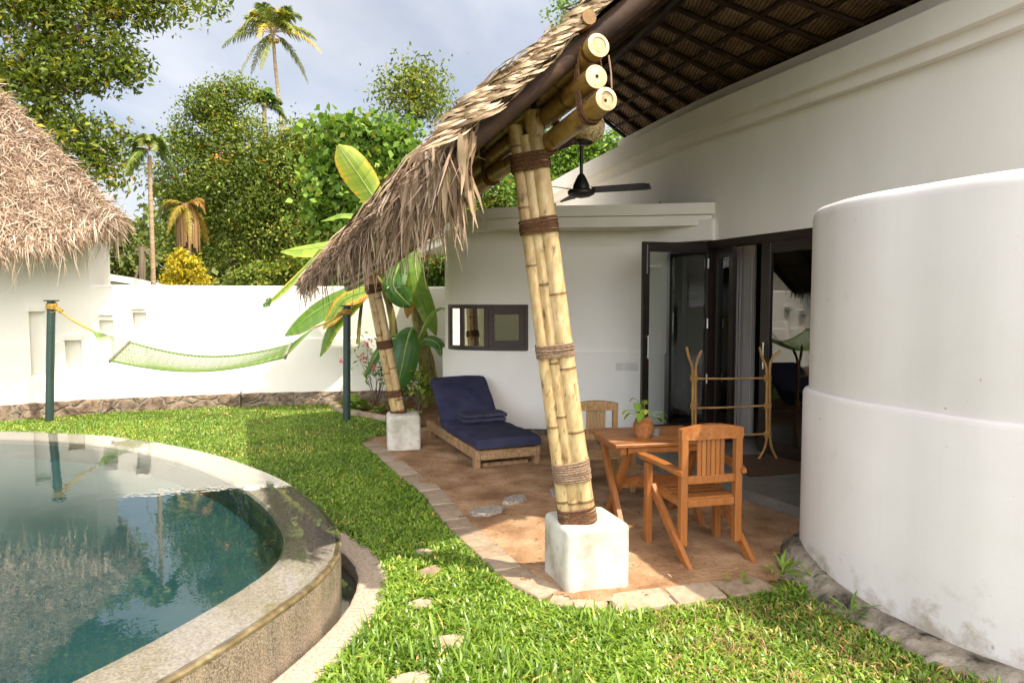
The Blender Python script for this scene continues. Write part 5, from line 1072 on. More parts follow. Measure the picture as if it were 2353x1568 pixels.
A = [blades(190000, (-1.9, 2.0, 2.5, 4.9), .028, .068, .0032, .0078, (.75, 1.65), 71, bare), blades(6000, (-.75, 2.2, .75, 3.9), .07, .14, .004, .0075, (.3, 1.1), 76, lambda X, Y: np.clip(.1 + nz(X, Y, .9, 44), 0, 1)),
     blades(130000, (-3.2, 4.8, .3, 7.4), .026, .058, .0035, .0075, (.7, 1.6), 72), blades(230000, (-8.5, 6.3, .2, 11.3), .018, .040, .0035, .0075, (.5, 1.4), 73, lambda X, Y: np.clip(.86 + .55 * nz(X, Y, .45, 61) + .3 * nz(X, Y, 1.6, 62), .28, 1), .02)]
off_ = np.cumsum([0] + [len(a[0]) for a in A]); np_mesh('grass', np.vstack([a[0] for a in A]), np.vstack([a[1] + o for a, o in zip(A, off_)]), M['grass'], None, np.concatenate([a[2] for a in A]), kind='stuff')
V, F, Rn = blades(9000, (.6, 2.1, 2.3, 4.0), .03, .10, .0012, .0025, (1.1, 1.6), 74, lambda X, Y: np.clip(.55 + nz(X, Y, 1.5, 33), 0, 1) * (X > .7)); np_mesh('dry_straw', V, F, M['dry'], None, np.random.default_rng(1).uniform(0, 1, len(V)), kind='stuff')

g = np.random.default_rng(88); n = 2600; X = g.uniform(-1.7, 2.2, n); Y = g.uniform(3.7, 8.4, n); ok = inpoly(X, Y, SAND) & (g.uniform(0, 1, n) < .45 + .6 * nz(X, Y, 1.0, 90)); X = X[ok]; Y = Y[ok]; n = len(X); az = g.uniform(0, 6.28, n); L = g.uniform(.008, .035, n); dd = np.stack([np.cos(az), np.sin(az), g.normal(0, .15, n)], 1); bb = np.stack([X, Y, np.full(n, .034)], 1)
Pt = np.stack([bb, bb + dd * (L * .5)[:, None] + [0, 0, .004], bb + dd * L[:, None]], 1); sd = np.stack([-np.sin(az), np.cos(az), g.normal(0, .3, n)], 1); V, F = ribbons(Pt, g.uniform(.001, .005, n)[:, None] * np.array([.5, 1, .3])[None], np.repeat(sd[:, None], 3, 1)); np_mesh('leaf_litter', V, F, M['litter'], None, np.repeat(g.uniform(0, 1, n), 6), kind='stuff')
# ================================================================ foliage tools
def leaves(C, size, aspect, seed, droop=.25, up=.55, shade=None):
    g = np.random.default_rng(seed); n = len(C); nr = unit(g.normal(0, 1, (n, 3)) + np.array([0, -.15, up])); d = unit(np.cross(nr, g.normal(0, 1, (n, 3)))); d[:, 2] -= droop; d = unit(d); s = unit(np.cross(nr, d)); nr = np.cross(d, s)
    L = (size * g.uniform(.65, 1.3, n))[:, None]; Wd = L * aspect; a = C; m1 = C + d * L * .45 + s * Wd + nr * L * .06; m2 = C + d * L * .45 - s * Wd + nr * L * .06; t = C + d * L - nr * L * .10
    V = np.stack([a, m1, t, m2], 1).reshape(-1, 3); F = np.arange(n * 4).reshape(n, 4); return V, F
def crown(blobs, Y, n_cl, per, spread, seed, thick=1.0, shell=.55):
    g = np.random.default_rng(seed); w_ = np.array([b[2] * b[3] for b in blobs], float); w_ /= w_.sum(); ib = g.choice(len(blobs), n_cl, p=w_); q = unit(g.normal(0, 1, (n_cl, 3))) * (g.uniform(0, 1, (n_cl, 1)) ** (1 / 3 * (1 - shell)) )
    cl = np.empty((n_cl, 3))
    for i in range(n_cl):
        b = blobs[ib[i]]; c = P(b[0], b[1], Y + (b[4] if len(b) > 4 else 0)); k = c.y / FPX; cl[i] = (c.x + q[i, 0] * b[2] * k, c.y + q[i, 1] * (b[2] + b[3]) / 2 * k * thick, c.z + q[i, 2] * b[3] * k)
    C = np.repeat(cl, per, 0) + g.normal(0, spread, (n_cl * per, 3)) * np.array([1, 1, .7]); tone = np.repeat(g.normal(0, .20, n_cl), per); return C, cl, tone
def tree(name, label, cat, mat, blobs, Y, n_cl, per, spread, lsize, aspect, seed, trunks, group='trees beyond the garden wall', bark='bark', limbs=14, thick=.8, shell=.45, base=None):
    C, cl, tone = crown(blobs, Y, n_cl, per, spread, seed, thick, shell); V, F = leaves(C, lsize, aspect, seed + 1); g = np.random.default_rng(seed + 2); col = np.clip(.42 + (g.beta(2.2, 2.2, len(C)) - .5) * .72 + tone * .9, 0, 1); col = np.where(g.uniform(0, 1, len(C)) < .004, .99, col)
    tr = [[(P(x, y, Y + (q[3] if len(q) > 3 else 0)), r) for q in t for (x, y, r) in [q[:3]]] for t in trunks]; b = tr[0][0][0]; t = placed(name, label, cat, base or (b.x, b.y, 0), group)
    mb = MB(); 
    for q in tr: pts = crv([p for p, _ in q], 18); rr = np.interp(np.linspace(0, 1, 18), np.linspace(0, 1, len(q)), [r for _, r in q]); tube(mb, pts, list(rr), 9)
    allp = [p for q in tr for p in crv([p for p, _ in q], 14)[4:]]; rg = random.Random(seed)
    for k in range(limbs):
        e = Vector(cl[rg.randrange(len(cl))]); s = min(allp, key=lambda p: (p - e).length + max(0, p.z - e.z) * 1.5); m_ = s.lerp(e, .5) + Vector((0, 0, -.08 * (e - s).length)); tube(mb, crv([s, m_, e], 8), list(np.linspace(tr[0][-1][1] * .8 + .012, .010, 8)), 5)
    mb.build('trunk', M[bark], t, True); np_mesh('crown', V, F, mat, t, np.repeat(col, 4)); return t
tree('overhanging_tree', 'tall leafy tree with a leaning trunk at the upper left, reaching over the thatched hut', 'tree', M['leaf_olive'],
     [(60, 60, 105, 75), (200, 45, 110, 55), (320, 18, 100, 34), (440, 10, 70, 20, -.5), (130, 150, 120, 60), (50, 190, 80, 60), (235, 165, 90, 50), (285, 130, 45, 30), (110, 275, 110, 55), (195, 320, 105, 50), (255, 375, 60, 42), (240, 430, 30, 22), (40, -40, 200, 60), (250, -50, 220, 50), (20, 330, 60, 60)], 14.5, 660, 26, .19, .15, .20, 501,
     [[(62, 700, .20), (80, 420, .17), (92, 235, .13), (118, 170, .11), (150, 105, .095), (215, 28, .07), (262, -40, .05)], [(215, 28, .05), (300, 6, .035), (400, 4, .015)], [(140, 120, .05), (60, 60, .03), (10, 20, .015)], [(100, 215, .05), (190, 200, .03), (270, 165, .012)]], limbs=46, thick=.55, shell=.3)
tree('broadleaf_tree', 'dense glossy dark green tree in the centre with a tall narrow top', 'tree', M['leaf_dark'],
     [(520, 232, 62, 34), (480, 300, 80, 55), (575, 345, 85, 70), (445, 400, 85, 80), (555, 440, 130, 100), (675, 400, 80, 85), (655, 520, 100, 85), (545, 565, 110, 60), (440, 545, 55, 60), (735, 560, 50, 70), (405, 455, 26, 40), (745, 350, 40, 40), (530, 200, 30, 16), (650, 355, 50, 40), (470, 222, 28, 20), (562, 213, 32, 18), (690, 298, 30, 20), (425, 330, 30, 28), (700, 335, 50, 40), (495, 255, 40, 40), (740, 420, 40, 50)], 19, 1500, 36, .20, .10, .28, 511,
     [[(600, 760, .26), (595, 620, .22), (575, 480, .17), (545, 330, .10), (525, 240, .04)], [(700, 760, .16), (698, 600, .13), (682, 500, .10), (668, 430, .06)], [(540, 760, .10), (538, 620, .09), (530, 500, .05)]], limbs=40, shell=.35)
tree('almond_tree', 'bright green tree with large leaves standing behind the banana leaf', 'tree', M['leaf_bright'],
     [(800, 308, 75, 28), (870, 345, 60, 34), (905, 312, 45, 26), (760, 420, 55, 60), (745, 475, 40, 40), (925, 365, 35, 34), (790, 380, 40, 26), (850, 300, 40, 22), (760, 600, 60, 60), (830, 420, 60, 60), (890, 420, 60, 60), (830, 560, 60, 60)], 16, 480, 14, .22, .20, .34, 521,
     [[(868, 760, .12), (862, 560, .10), (850, 400, .07), (842, 330, .04)], [(880, 760, .05), (878, 500, .045), (878, 385, .03)]], limbs=22, shell=.3)
tree('slender_tree', 'tall thin yellowish tree whose airy top shows above the canopy thatch', 'tree', M['leaf_olive'], [(948, 210, 66, 40), (918, 182, 34, 24), (985, 235, 46, 34), (935, 275, 50, 26), (900, 215, 34, 26), (1010, 260, 30, 24), (960, 165, 40, 20)], 23, 150, 20, .36, .16, .24, 531,
     [[(955, 760, .16), (950, 500, .13), (945, 330, .09), (940, 220, .04)]], limbs=24, shell=.25)
tree('shade_tree', 'round green tree seen under the canopy roof above the far bay', 'tree', M['leaf_bright'], [(1335, 375, 85, 48), (1290, 425, 60, 40), (1395, 345, 50, 30), (1360, 430, 60, 40), (1240, 440, 60, 40), (1300, 330, 60, 40)], 17, 560, 20, .22, .13, .26, 541, [[(1320, 760, .16), (1325, 550, .12), (1330, 400, .06)]], limbs=18)
tree('shade_tree', 'darker green tree between the two bamboo posts under the thatch', 'tree', M['leaf_dark'], [(1140, 435, 60, 36), (1110, 470, 60, 30), (1200, 425, 60, 50), (1060, 500, 60, 40), (1180, 480, 60, 30), (1020, 470, 50, 50), (960, 480, 60, 60)], 19, 480, 20, .22, .13, .26, 551, [[(1140, 760, .14), (1142, 600, .11), (1146, 450, .05)]], limbs=16)
tree('tall_tree', 'tall tree whose small leafy tip peeps over the thatch at the top', 'tree', M['leaf_bright'], [(1284, 14, 22, 14), (1262, 28, 10, 8), (1310, -10, 30, 16), (1330, 60, 60, 40), (1400, 20, 80, 60)], 22, 90, 16, .16, .15, .26, 561, [[(1345, 760, .22), (1340, 400, .16), (1330, 120, .09), (1290, 20, .02)]], limbs=10)
tree('background_tree', 'dark green tree low on the left between the hut thatch and the utility pole', 'tree', M['leaf_far'], [(250, 570, 42, 55), (290, 605, 50, 40), (225, 605, 30, 40), (270, 525, 24, 22)], 25, 330, 18, .28, .17, .30, 571, [[(262, 760, .14), (260, 640, .11), (258, 560, .05)]], limbs=12)
tree('golden_bush', 'golden yellow feathery bush rising above the white garden wall', 'bush', M['leaf_yellow'], [(424, 622, 42, 32), (412, 592, 16, 22), (450, 640, 30, 20), (398, 640, 26, 18), (425, 660, 50, 25), (440, 605, 14, 14)], 14.2, 300, 26, .055, .075, .22, 581, [[(424, 760, .05), (424, 690, .04), (422, 620, .02)]], group='shrubs beyond the garden wall', limbs=24)
tree('flowering_hedge', 'green leafy hedge with a few red flowers behind the wall beside the far bay', 'hedge', M['leaf_bright'], [(960, 615, 55, 40), (1000, 650, 40, 26), (925, 645, 40, 32), (1010, 610, 30, 22), (900, 620, 40, 30)], 13.2, 300, 18, .10, .10, .34, 591, [[(965, 760, .04), (965, 690, .03), (968, 640, .015)]], group='shrubs beyond the garden wall', limbs=14)
hd_ = bpy.data.objects['flowering_hedge']
for (x, y) in ((962, 593), (981, 588), (1000, 600), (968, 640), (945, 612)):
    c = np.array(tuple(P(x, y, 12.75))) + np.random.default_rng(x).normal(0, .022, (16, 3)); V, F = leaves(c, .04, .4, x); np_mesh('flower', V, F, M['red'], hd_, np.random.default_rng(x).uniform(0, 1, len(V)))
tree('understory_shrub', 'yellow green bushy shrub behind the wall to the left of the thatch tip', 'bush', M['leaf_olive'], [(640, 640, 36, 34), (665, 615, 26, 26), (615, 655, 24, 22)], 15, 150, 18, .10, .09, .3, 601, [[(642, 760, .03), (642, 690, .025), (645, 640, .012)]], group='shrubs beyond the garden wall', limbs=8)
tree('understory_shrub', 'low shrub with reddish new leaves behind the wall near the golden bush', 'bush', M['leaf_dark'], [(575, 640, 36, 24), (600, 625, 26, 18), (545, 648, 26, 18)], 15.5, 130, 18, .10, .09, .3, 602, [[(572, 760, .03), (572, 690, .025), (575, 640, .012)]], group='shrubs beyond the garden wall', limbs=8)
# the wood behind everything reads as one mass
C, cl, tone = crown([(200 + 62 * k, 600 + 14 * math.sin(k * 2.2), 62, 78, 3 * math.sin(k * 1.7)) for k in range(16)] + [(430, 490, 70, 70, 2), (600, 480, 90, 90, 3), (740, 480, 90, 90, 2), (860, 470, 90, 80, 3), (990, 500, 90, 70, 4), (1110, 520, 90, 60, 4)], 31, 1700, 14, .50, 611, .5, .2)
V, F = leaves(C, .36, .34, 612); np_mesh('far_wood', V, F, M['leaf_far'], None, np.repeat(np.clip(np.random.default_rng(5).beta(2, 2.3, len(C)) + tone, 0, 1), 4), kind='stuff')

# ================================================================ palms
def frond_set(c, specs, L, seed, mat, parent, nl=44, lw=.022, hang=.5):
    g = np.random.default_rng(seed); VV = []; FF = []; RR = []; o = 0; mb = MB()
    for (az, el, dr, tone, Lk) in specs:
        Lf = L * Lk; s = np.linspace(0, 1, 24); h = np.array([math.cos(az), math.sin(az), 0.]); r = Lf * (math.cos(el) * s - .10 * s ** 3); z = Lf * (math.sin(el) * s - dr * s ** 2.2); pts = np.array(tuple(c))[None] + h[None] * r[:, None] + np.array([0, 0, 1.])[None] * z[:, None]
        tube(mb, [Vector(p) for p in pts], list(np.linspace(.030, .006, 24) * L / 2.8), 4)
        si = np.linspace(.16, .99, nl); pi = np.stack([np.interp(si, s, pts[:, k]) for k in range(3)], 1); tg = unit(np.gradient(pi, axis=0)); sd = unit(np.cross(tg, [0, 0, 1.] + g.normal(0, .05, 3)))
        for sg in (-1, 1):
            ll = Lf * .24 * np.sin(np.pi * np.clip(.18 + si * .78, 0, 1)) ** .8 * g.uniform(.75, 1.15, nl); d0 = unit(sd * sg * .85 + tg * .55 + g.normal(0, .10, (nl, 3))); d1 = unit(d0 + np.array([0, 0, -1.]) * (hang + g.uniform(0, .6, nl))[:, None])
            Pt = np.stack([pi, pi + d0 * (ll * .5)[:, None], pi + d0 * (ll * .5)[:, None] + d1 * (ll * .55)[:, None]], 1); W = np.full((nl, 1), lw * L / 2.8) * np.array([.8, 1, .15])[None]; V, F = ribbons(Pt, W, np.repeat(unit(tg + .25 * sd * sg)[:, None], 3, 1)); VV.append(V); FF.append(F + o); o += len(V); RR.append(np.repeat(np.clip(tone + g.normal(0, .10, nl) + .12 * si, 0, 1), 6))
    np_mesh('crown', np.vstack(VV), np.vstack(FF), mat, parent, np.concatenate(RR)); mb.build('frond_stalks', M['barkpale'], parent)
def palm(name, label, px, py, Y, L, trunk, seed, mat, specs, rt=.13, nuts=0, skirt=False, lw=.03):
    c = P(px, py, Y); tp_ = [P(x, y, Y) for x, y in trunk]; t = placed(name, label, 'palm tree', (tp_[0].x, tp_[0].y, 0), 'coconut palms beyond the garden wall'); mb = MB(); pts = crv([(tp_[0].x, tp_[0].y, -.2)] + tp_ + [c - Vector((0, 0, .1))], 40); tube(mb, pts, [rt * (1.25 - .45 * i / 39) * (1 + .05 * math.sin(i * 2.4)) for i in range(40)], 10); mb.build('trunk', M['barkpale'], t, True); frond_set(c, specs, L, seed, mat, t, lw=lw)
    g = random.Random(seed)
    for k in range(nuts):
        mb = MB(); a = 6.28 * k / max(nuts, 1); lathe(mb, [(.001, -.15), (.09, -.11), (.125, 0), (.10, .1), (.001, .15)], c + Vector((.26 * math.cos(a), .26 * math.sin(a), -.32 - g.uniform(0, .2))), 10); mb.build('coconut', M['rattan'], t, True)
    if skirt:
        n = 260; gg = np.random.default_rng(seed); a = gg.uniform(0, 6.28, n); p = np.array(tuple(c))[None] + np.stack([np.cos(a) * .12, np.sin(a) * .12, gg.uniform(-.1, .1, n)], 1); d = np.stack([np.cos(a) * .35, np.sin(a) * .35, np.full(n, -1.)], 1); Ln = gg.uniform(.5, 1.1, n)
        Pt = np.stack([p, p + d * (Ln * .4)[:, None], p + d * (Ln * .4)[:, None] + np.array([0, 0, -1.]) * (Ln * .6)[:, None]], 1); V, F = ribbons(Pt, np.full((n, 3), .02), np.repeat(np.stack([-np.sin(a), np.cos(a), 0 * a], 1)[:, None], 3, 1)); np_mesh('dead_frond_skirt', V, F, M['dry'], t, gg.uniform(0, .6, len(V)))
    return t
def ring_specs(n, seed, els=(-.5, 1.2), tone=(.3, .8), drs=(.35, .8)):
    g = random.Random(seed); return [(6.283 * k / n * 2.6 + g.uniform(-.3, .3), g.uniform(*els) if k % 3 else els[1] * g.uniform(.7, 1), g.uniform(*drs), g.uniform(*tone), g.uniform(.8, 1.08)) for k in range(n)]
palm('coconut_palm', 'very tall coconut palm with a thin curved trunk and orange tipped fronds against the sky', 627, 76, 42, 3.15, [(668, 620), (655, 400), (645, 270), (634, 170)], 701, M['palm'],
     [(R(175), .55, .55, .62, 1.0), (R(188), .15, .45, .55, 1.05), (R(10), .45, .50, .60, 1.0), (R(-8), .12, .52, .93, 1.1), (R(150), -.3, .6, .6, .75), (R(35), -.35, .7, .55, .8), (R(200), 1.0, .5, .78, .9), (R(-20), 1.0, .5, .68, .9), (R(60), 1.2, .4, .35, .95), (R(125), 1.05, .45, .40, .95), (R(250), 1.15, .5, .45, 1.0), (R(300), 1.0, .6, .7, 1.0), (R(265), .5, .9, .85, .8), (R(225), -.6, .55, .5, .95), (R(215), .75, .7, .7, .9), (R(330), .7, .8, .6, .9), (R(60), .8, .5, .5, .9), (R(40), 1.15, .35, .3, 1.0), (R(150), 1.15, .4, .45, 1.0), (R(340), 1.05, .4, .4, .9), (R(170), .85, .45, .45, 1.0), (R(5), .9, .45, .5, 1.0), (R(20), -.55, .5, .5, .8), (R(255), -.9, .3, .6, .75)], .115, 7, lw=.030)
palm('coconut_palm', 'slim palm with grey green feathery fronds left of the dense central tree', 343, 345, 13.4, .80, [(352, 640), (347, 480), (344, 400)], 702, M['palm'], ring_specs(15, 3, (-.1, 1.15), (.2, .55), (.45, .95)), .045, 0, lw=.055)
palm('coconut_palm', 'shorter palm with yellow drooping fronds and a brown dead skirt above the golden bush', 430, 476, 16.8, .86, [(438, 640), (436, 560), (434, 510)], 703, M['palmyellow'], ring_specs(15, 5, (-.1, 1.0), (.35, .9), (.6, 1.1)), .06, 0, True, lw=.035)
palm('coconut_palm', 'palm crown peeping out behind the top of the dense central tree', 607, 245, 36, 1.8, [(612, 620), (610, 400), (608, 300)], 704, M['palm'], ring_specs(16, 6, (-.1, 1.2), (.1, .4), (.3, .7)), .13, 0, lw=.05)
palm('coconut_palm', 'small dark palm crown above the bright green almond tree', 788, 282, 34, 1.6, [(790, 620), (790, 420), (789, 330)], 705, M['palm'], ring_specs(15, 7, (.0, .9), (.1, .45), (.35, .7)), .12, 0, lw=.05)

# ================================================================ banana plants
def banana_leaf(pl, W, seed, parent, tone=.4, yellow=0, hint=(0, -1, .3), tear=.25, fold=.25, n=26, dead=0):
    g = random.Random(seed); pts = crv([P(*q) for q in pl], n + 1); hint = Vector(hint).normalized(); mb = MB(); st = MB()
    prof = lambda t: max(.02, math.sin(math.pi * min(1, .06 + t * .92)) ** .55) * (1 if t < .8 else 1 - .6 * ((t - .8) / .2) ** 2)
    T = [(pts[min(i + 1, n)] - pts[max(i - 1, 0)]).normalized() for i in range(n + 1)]
    for sg in (-1, 1):
        prev = None; dz = 0
        for i in range(n):
            if prev is None or g.random() < tear: prev = None; dz = g.uniform(-.35, .25) * tear * 2
            cells = []
            for j in (i, i + 1):
                t = j / n; s = T[j].cross(hint).normalized(); up = s.cross(T[j]); w_ = W * prof(t); gap = (.0 if prev is not None or j != i else .10 / n * 6); c = pts[j] + T[j] * (gap * w_ * .3)
                cells.append([c + s * (sg * w_ * u) + T[j] * (w_ * u * .32) + up * (w_ * (fold * u - (fold + .25 + dz) * u * u)) for u in (0.02, .35, .7, 1.0)])
            a, b = cells; a = prev if prev is not None else a; prev = b; r0 = tone + g.uniform(-.06, .06)
            rr = [r0, r0 + .03, r0 + .05 + yellow * .12, min(.99, r0 + .1 + yellow * g.uniform(.15, .5))]; rr = [min(.99, x + dead * .5) for x in rr]
            mb.add(a + b, [(k, k + 1, 5 + k, 4 + k) for k in range(3)], rr + rr)
    o = mb.build('leaf', M['banana'], parent, False); tube(st, pts, list(np.linspace(.022, .005, n + 1)), 6); st.build('midrib', M['stalk'], o, True); return o
def stem(pl, r0, r1, parent, name='pseudostem', mat='stem'):
    pts = crv([P(*q) for q in pl], 26); g = random.Random(int(pl[0][0])); mb = MB(); tube(mb, pts, [(r0 + (r1 - r0) * i / 25) * (1 + .06 * math.sin(i * 1.9) + g.uniform(-.03, .03)) for i in range(26)], 12); return mb.build(name, M[mat], parent, True)
bpA = placed('banana_plant', 'tall banana plant behind the canopy with an upright leaf rising above the thatch', 'banana plant', PZ(1000, 938, 0), 'banana plants by the garden wall')
stem([(1003, 940, 11.10), (985, 850, 11.00), (962, 740, 10.90), (945, 640, 10.80), (925, 560, 10.70)], .13, .075, bpA)
banana_leaf([(872, 478, 10.50), (842, 430, 10.45), (808, 380, 10.35), (776, 334, 10.30)], .235, 1, bpA, .74, .3, (-.15, -1, .25), .02, .12)
banana_leaf([(925, 565, 10.70), (880, 520, 10.50), (800, 492, 10.40), (738, 508, 10.30)], .13, 2, bpA, .60, .1, (0, -.4, 1), .1, .3)
banana_leaf([(905, 580, 10.70), (820, 555, 10.40), (735, 568, 10.20), (645, 578, 10.10)], .19, 3, bpA, .70, .15, (0, -.7, .8), .03, .1)
banana_leaf([(930, 585, 10.70), (912, 620, 10.45), (905, 660, 10.25), (945, 705, 10.20)], .20, 4, bpA, .30, 0, (-.4, -1, .3), .22, .3)
banana_leaf([(950, 560, 10.70), (958, 640, 10.50), (985, 720, 10.45), (1002, 770, 10.45)], .16, 5, bpA, .58, .1, (.5, -1, .2), .1, .5)
banana_leaf([(925, 620, 10.80), (935, 655, 10.70), (940, 690, 10.60), (935, 730, 10.60)], .10, 6, bpA, .55, 1, (0, -1, 0), .5, .4, 14, 1.0)
bpB = placed('banana_plant', 'banana plant left of the bamboo post with long yellow edged drooping leaves', 'banana plant', PZ(905, 934, 0), 'banana plants by the garden wall')
stem([(905, 938, 10.80), (903, 830, 10.70), (902, 740, 10.60), (880, 660, 10.50), (855, 630, 10.40)], .085, .045, bpB)
banana_leaf([(868, 648, 10.45), (800, 675, 10.30), (725, 715, 10.20), (655, 770, 10.15)], .22, 7, bpB, .50, .25, (-.2, -.75, .6), .06, .35)
banana_leaf([(866, 655, 10.45), (815, 690, 10.25), (765, 745, 10.20), (735, 818, 10.20)], .19, 8, bpB, .52, .8, (-.7, -.7, .2), .16, .35)
banana_leaf([(858, 640, 10.40), (838, 668, 10.20), (790, 690, 10.10), (742, 755, 10.05)], .16, 9, bpB, .72, 1.6, (-.3, -.8, .4), .2, .2)
banana_leaf([(735, 572, 10.10), (700, 615, 10.05), (655, 660, 10.00), (612, 700, 10.00)], .085, 10, bpB, .74, .4, (-.6, -.7, .3), .04, -.5)
banana_leaf([(622, 684, 10.00), (616, 692, 10.00), (611, 700, 10.00), (608, 706, 9.98)], .07, 11, bpB, .22, .3, (-.5, -.8, 0), .4, .2, 10)
stem([(862, 640, 10.40), (800, 580, 10.25), (735, 572, 10.10)], .022, .014, bpB, 'leaf_stalk', 'stalk')
stem([(872, 655, 10.45), (838, 668, 10.40), (828, 720, 10.35), (822, 790, 10.35)], .020, .030, bpB, 'flower_stalk', 'stem')
bpC = placed('banana_plant', 'young banana plant with a broad hanging dark green leaf in front of the wall', 'banana plant', PZ(975, 945, 0), 'banana plants by the garden wall')
stem([(978, 942, 10.60), (975, 880, 10.50), (965, 810, 10.45), (950, 770, 10.40)], .075, .04, bpC)
banana_leaf([(948, 752, 10.20), (938, 775, 10.05), (926, 830, 10.00), (912, 895, 10.00)], .215, 12, bpC, .24, 0, (.12, -1, .05), .0, .12)
banana_leaf([(950, 775, 10.40), (915, 775, 10.35), (885, 790, 10.30), (850, 830, 10.30)], .10, 13, bpC, .28, 0, (-.2, -.8, .6), .05, .3)
banana_leaf([(960, 790, 10.40), (985, 780, 10.20), (1008, 792, 10.10), (1012, 818, 10.05)], .10, 14, bpC, .30, .2, (.2, -.8, .5), .08, .3)
banana_leaf([(955, 800, 10.40), (985, 730, 10.25), (1010, 708, 10.20), (1030, 712, 10.20)], .05, 15, bpC, .62, 0, (.1, -.6, .8), .02, .4, 14)
banana_leaf([(880, 800, 10.40), (866, 815, 10.30), (848, 845, 10.25), (836, 865, 10.25)], .08, 16, bpC, .26, 0, (-.6, -.7, .2), .05, .3)
bpD = placed('banana_plant', 'banana leaf tip hanging into view beyond the right edge of the hut wall', 'banana plant', (P(170, 640, 12.2).x, 12.2, 0), 'banana plants by the garden wall')
stem([(150, 800, 12.2), (150, 690, 12.2), (165, 610, 12.1)], .08, .04, bpD); banana_leaf([(165, 612, 12.1), (190, 618, 12.0), (212, 624, 11.95), (236, 630, 11.9)], .075, 17, bpD, .42, 0, (0, -.7, .7), .05, .3, 12)

# ================================================================ planting bed
BED = [PZ(770, 936, 0), PZ(795, 950, 0), PZ(850, 960, 0), PZ(905, 972, 0), Vector((-1.25, 9.0, 0)), Vector((-.95, 9.0, 0)), Vector((-.85, 9.6, 0)), Vector((-.6, 10.6, 0)), Vector((-.3, 11.4, 0)), Vector((-1.5, 11.3, 0)), Vector((-2.7, 11.1, 0))]
relief('planting_bed', [(p.x, p.y) for p in BED], .03, .02, M['soil'], .06, 5)
kb = crv([BED[10] + Vector((-.05, -.1, 0)), BED[0], BED[1], BED[2], BED[3], BED[4] + Vector((0, -.05, 0))], 200); names = ['nearest the garden wall', 'second from the garden wall', 'third from the garden wall, before the green post', 'just right of the green hammock post', 'midway between hammock post and far plinth', 'left behind the far plinth', 'hidden mostly behind the far plinth', 'beside the lounger at the end of the bed']
for k in range(8):
    i = int(200 * (k + .5) / 8); a, b = kb[max(i - 8, 0)], kb[min(i + 8, 199)]; L = sum((kb[q + 1] - kb[q]).length for q in range(max(i - 12, 0), min(i + 12, 199))) * .97; stone('bed_kerbstone', 'sandstone kerbstone of the planting bed, ' + names[k], 'kerbstone', M['paver'], kb[i], math.atan2((b - a).y, (b - a).x), L, .10, .075, 'kerbstones round the planting bed', 400 + k)
def shrub(name, label, cat, px, py, Y, leafm, n_st, h, spread, lsize, aspect, seed, per=14, flowers=0, lspread=.07, group='plants in the planting bed', stalk='bark', rs=.008):
    b = P(px, py, Y + .15); b.z = .02; t = placed(name, label, cat, (b.x, b.y, 0), group); g = np.random.default_rng(seed); mb = MB(); tips = []
    for k in range(n_st):
        a = g.uniform(0, 6.28); q = spread * g.uniform(.2, 1); hh = h * g.uniform(.55, 1.05); e = b + Vector((math.cos(a) * q, math.sin(a) * q * .6, hh)); m_ = b.lerp(e, .5) + Vector((g.normal(0, .03), 0, hh * .08)); tube(mb, crv([b + Vector((g.normal(0, .03), g.normal(0, .03), 0)), m_, e], 8), list(np.linspace(rs, rs * .3, 8)), 5); tips += [e, m_.lerp(e, .5)]
    mb.build('stems', M[stalk], t); C = np.repeat(np.array([tuple(p) for p in tips]), per, 0) + g.normal(0, lspread, (len(tips) * per, 3)); V, F = leaves(C, lsize, aspect, seed); np_mesh('foliage', V, F, leafm, t, np.repeat(g.beta(2, 2, len(C)), 4))
    return t, tips
s_, _ = shrub('flowering_shrub', 'thin stemmed shrub with pink flowers against the white wall by the green post', 'flowering shrub', 862, 925, 10.3, M['leaf_bright'], 9, 1.0, .38, .10, .17, 801, 7, lspread=.06)
for (x, y) in ((785, 826), (831, 818), (838, 824), (858, 842), (840, 790)):
    c = np.array(tuple(P(x, y, 10.1))) + np.random.default_rng(x).normal(0, .018, (14, 3)); V, F = leaves(c, .05, .34, x); np_mesh('flower', V, F, M['pink'], s_, np.random.default_rng(x).uniform(0, 1, len(V)))
shrub('leafy_shrub', 'small dark leaved shrub between the hanging banana leaf and the lounger', 'shrub', 962, 935, 9.9, M['leaf_dark'], 12, .62, .20, .085, .34, 811, 8, lspread=.05)
shrub('leafy_shrub', 'low dark shrub at the foot of the leaning bamboo post in the bed', 'shrub', 918, 940, 10.2, M['leaf_dark'], 10, .42, .22, .08, .34, 812, 9, lspread=.06)
def fern(label, px, py, Y, n_, L, seed):
    b = P(px, py, Y); b.z = .02; t = placed('fern', label, 'fern', (b.x, b.y, 0), 'plants in the planting bed'); g = random.Random(seed); frond_set(b, [(6.283 * k / n_ + g.uniform(-.3, .3), g.uniform(.6, 1.25), g.uniform(.35, .8), g.uniform(.4, .85), g.uniform(.7, 1.1)) for k in range(n_)], L, seed, M['leaf_bright'], t, 30, .018 * 2.8 / L * .36, .1)
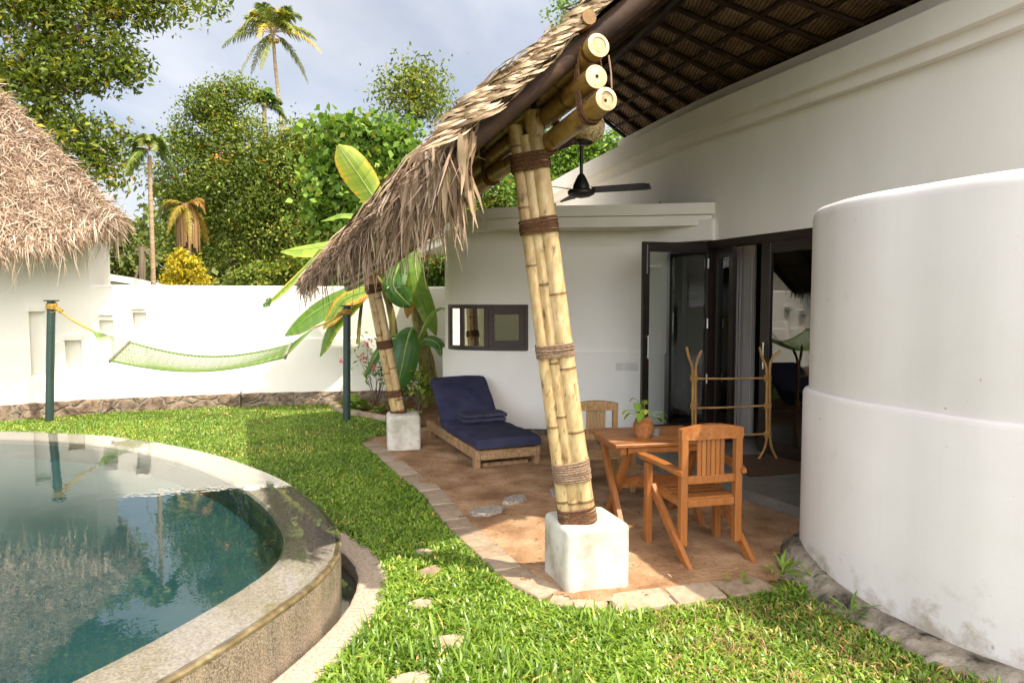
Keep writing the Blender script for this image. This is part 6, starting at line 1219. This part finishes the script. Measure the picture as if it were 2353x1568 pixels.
fern('bright green fern at the corner of the planting bed by the green post', 820, 930, 10.25, 26, .48, 1); fern('small fern in front of the bed soil between post and plinth', 872, 948, 10.05, 12, .25, 2); fern('small fern under the banana plants beside the lounger', 950, 948, 9.7, 12, .26, 3)
def weed(label, px, py, n, h, seed):
    b = PZ(px, py, .01); t = placed('weed_tuft', label, 'weed', (b.x, b.y, 0), 'weeds along the bay footing'); g = np.random.default_rng(seed); mb = MB()
    for k in range(n):
        a = g.uniform(0, 6.28); q = g.uniform(0, .05); blade_leaf(mb, b + Vector((math.cos(a) * q * 1.6, math.sin(a) * q, g.uniform(0, h * .7))), (math.cos(a), math.sin(a) * .7 - .2, g.uniform(.2, 1.4)), (0, 0, 1), h * g.uniform(.5, 1), .0075, g.uniform(.2, .7), .4, 4)
    mb.build('foliage', M['grass'], t, True)
weed('tuft of weeds growing at the left end of the bay footing by the chair', 1795, 1322, 34, .11, 1); weed('tuft of long leaved weeds leaning on the bay footing', 1866, 1352, 40, .12, 2); weed('weeds growing against the mossy footing further right', 1950, 1425, 30, .11, 3); weed('sparse weeds rooted in the sand behind the front chair legs', 1700, 1338, 12, .05, 4)

# ================================================================ utility pole beyond the wall
up_ = placed('utility_pole', 'weathered utility pole with slack wires far behind the wall by the hut', 'utility pole', (P(326, 700, 22).x, 22, 0)); a = P(326, 760, 22); b = P(327, 566, 22)
mb = MB(); tube(mb, [Vector((a.x, a.y, 0)), b], .10, 8); mb.build('pole', M['pole'], up_, True); mb = MB(); bar(mb, P(312, 573, 22), P(342, 577, 22), .09, .09); mb.build('crossarm', M['pole'], up_); mb = MB(); bar(mb, P(326, 600, 22), P(312, 640, 22), .08, .08); mb.build('brace', M['pole'], up_)
for pl in (((325, 580, 22), (260, 590, 21), (180, 588, 20), (60, 575, 18)), ((338, 577, 22), (370, 612, 21.5), (420, 640, 21), (520, 690, 18)), ((330, 572, 22), (360, 602, 21.5), (390, 622, 21), (470, 670, 19))):
    mb = MB(); tube(mb, crv([P(*q) for q in pl], 20), .008, 5); mb.build('wire', M['wire'], up_)
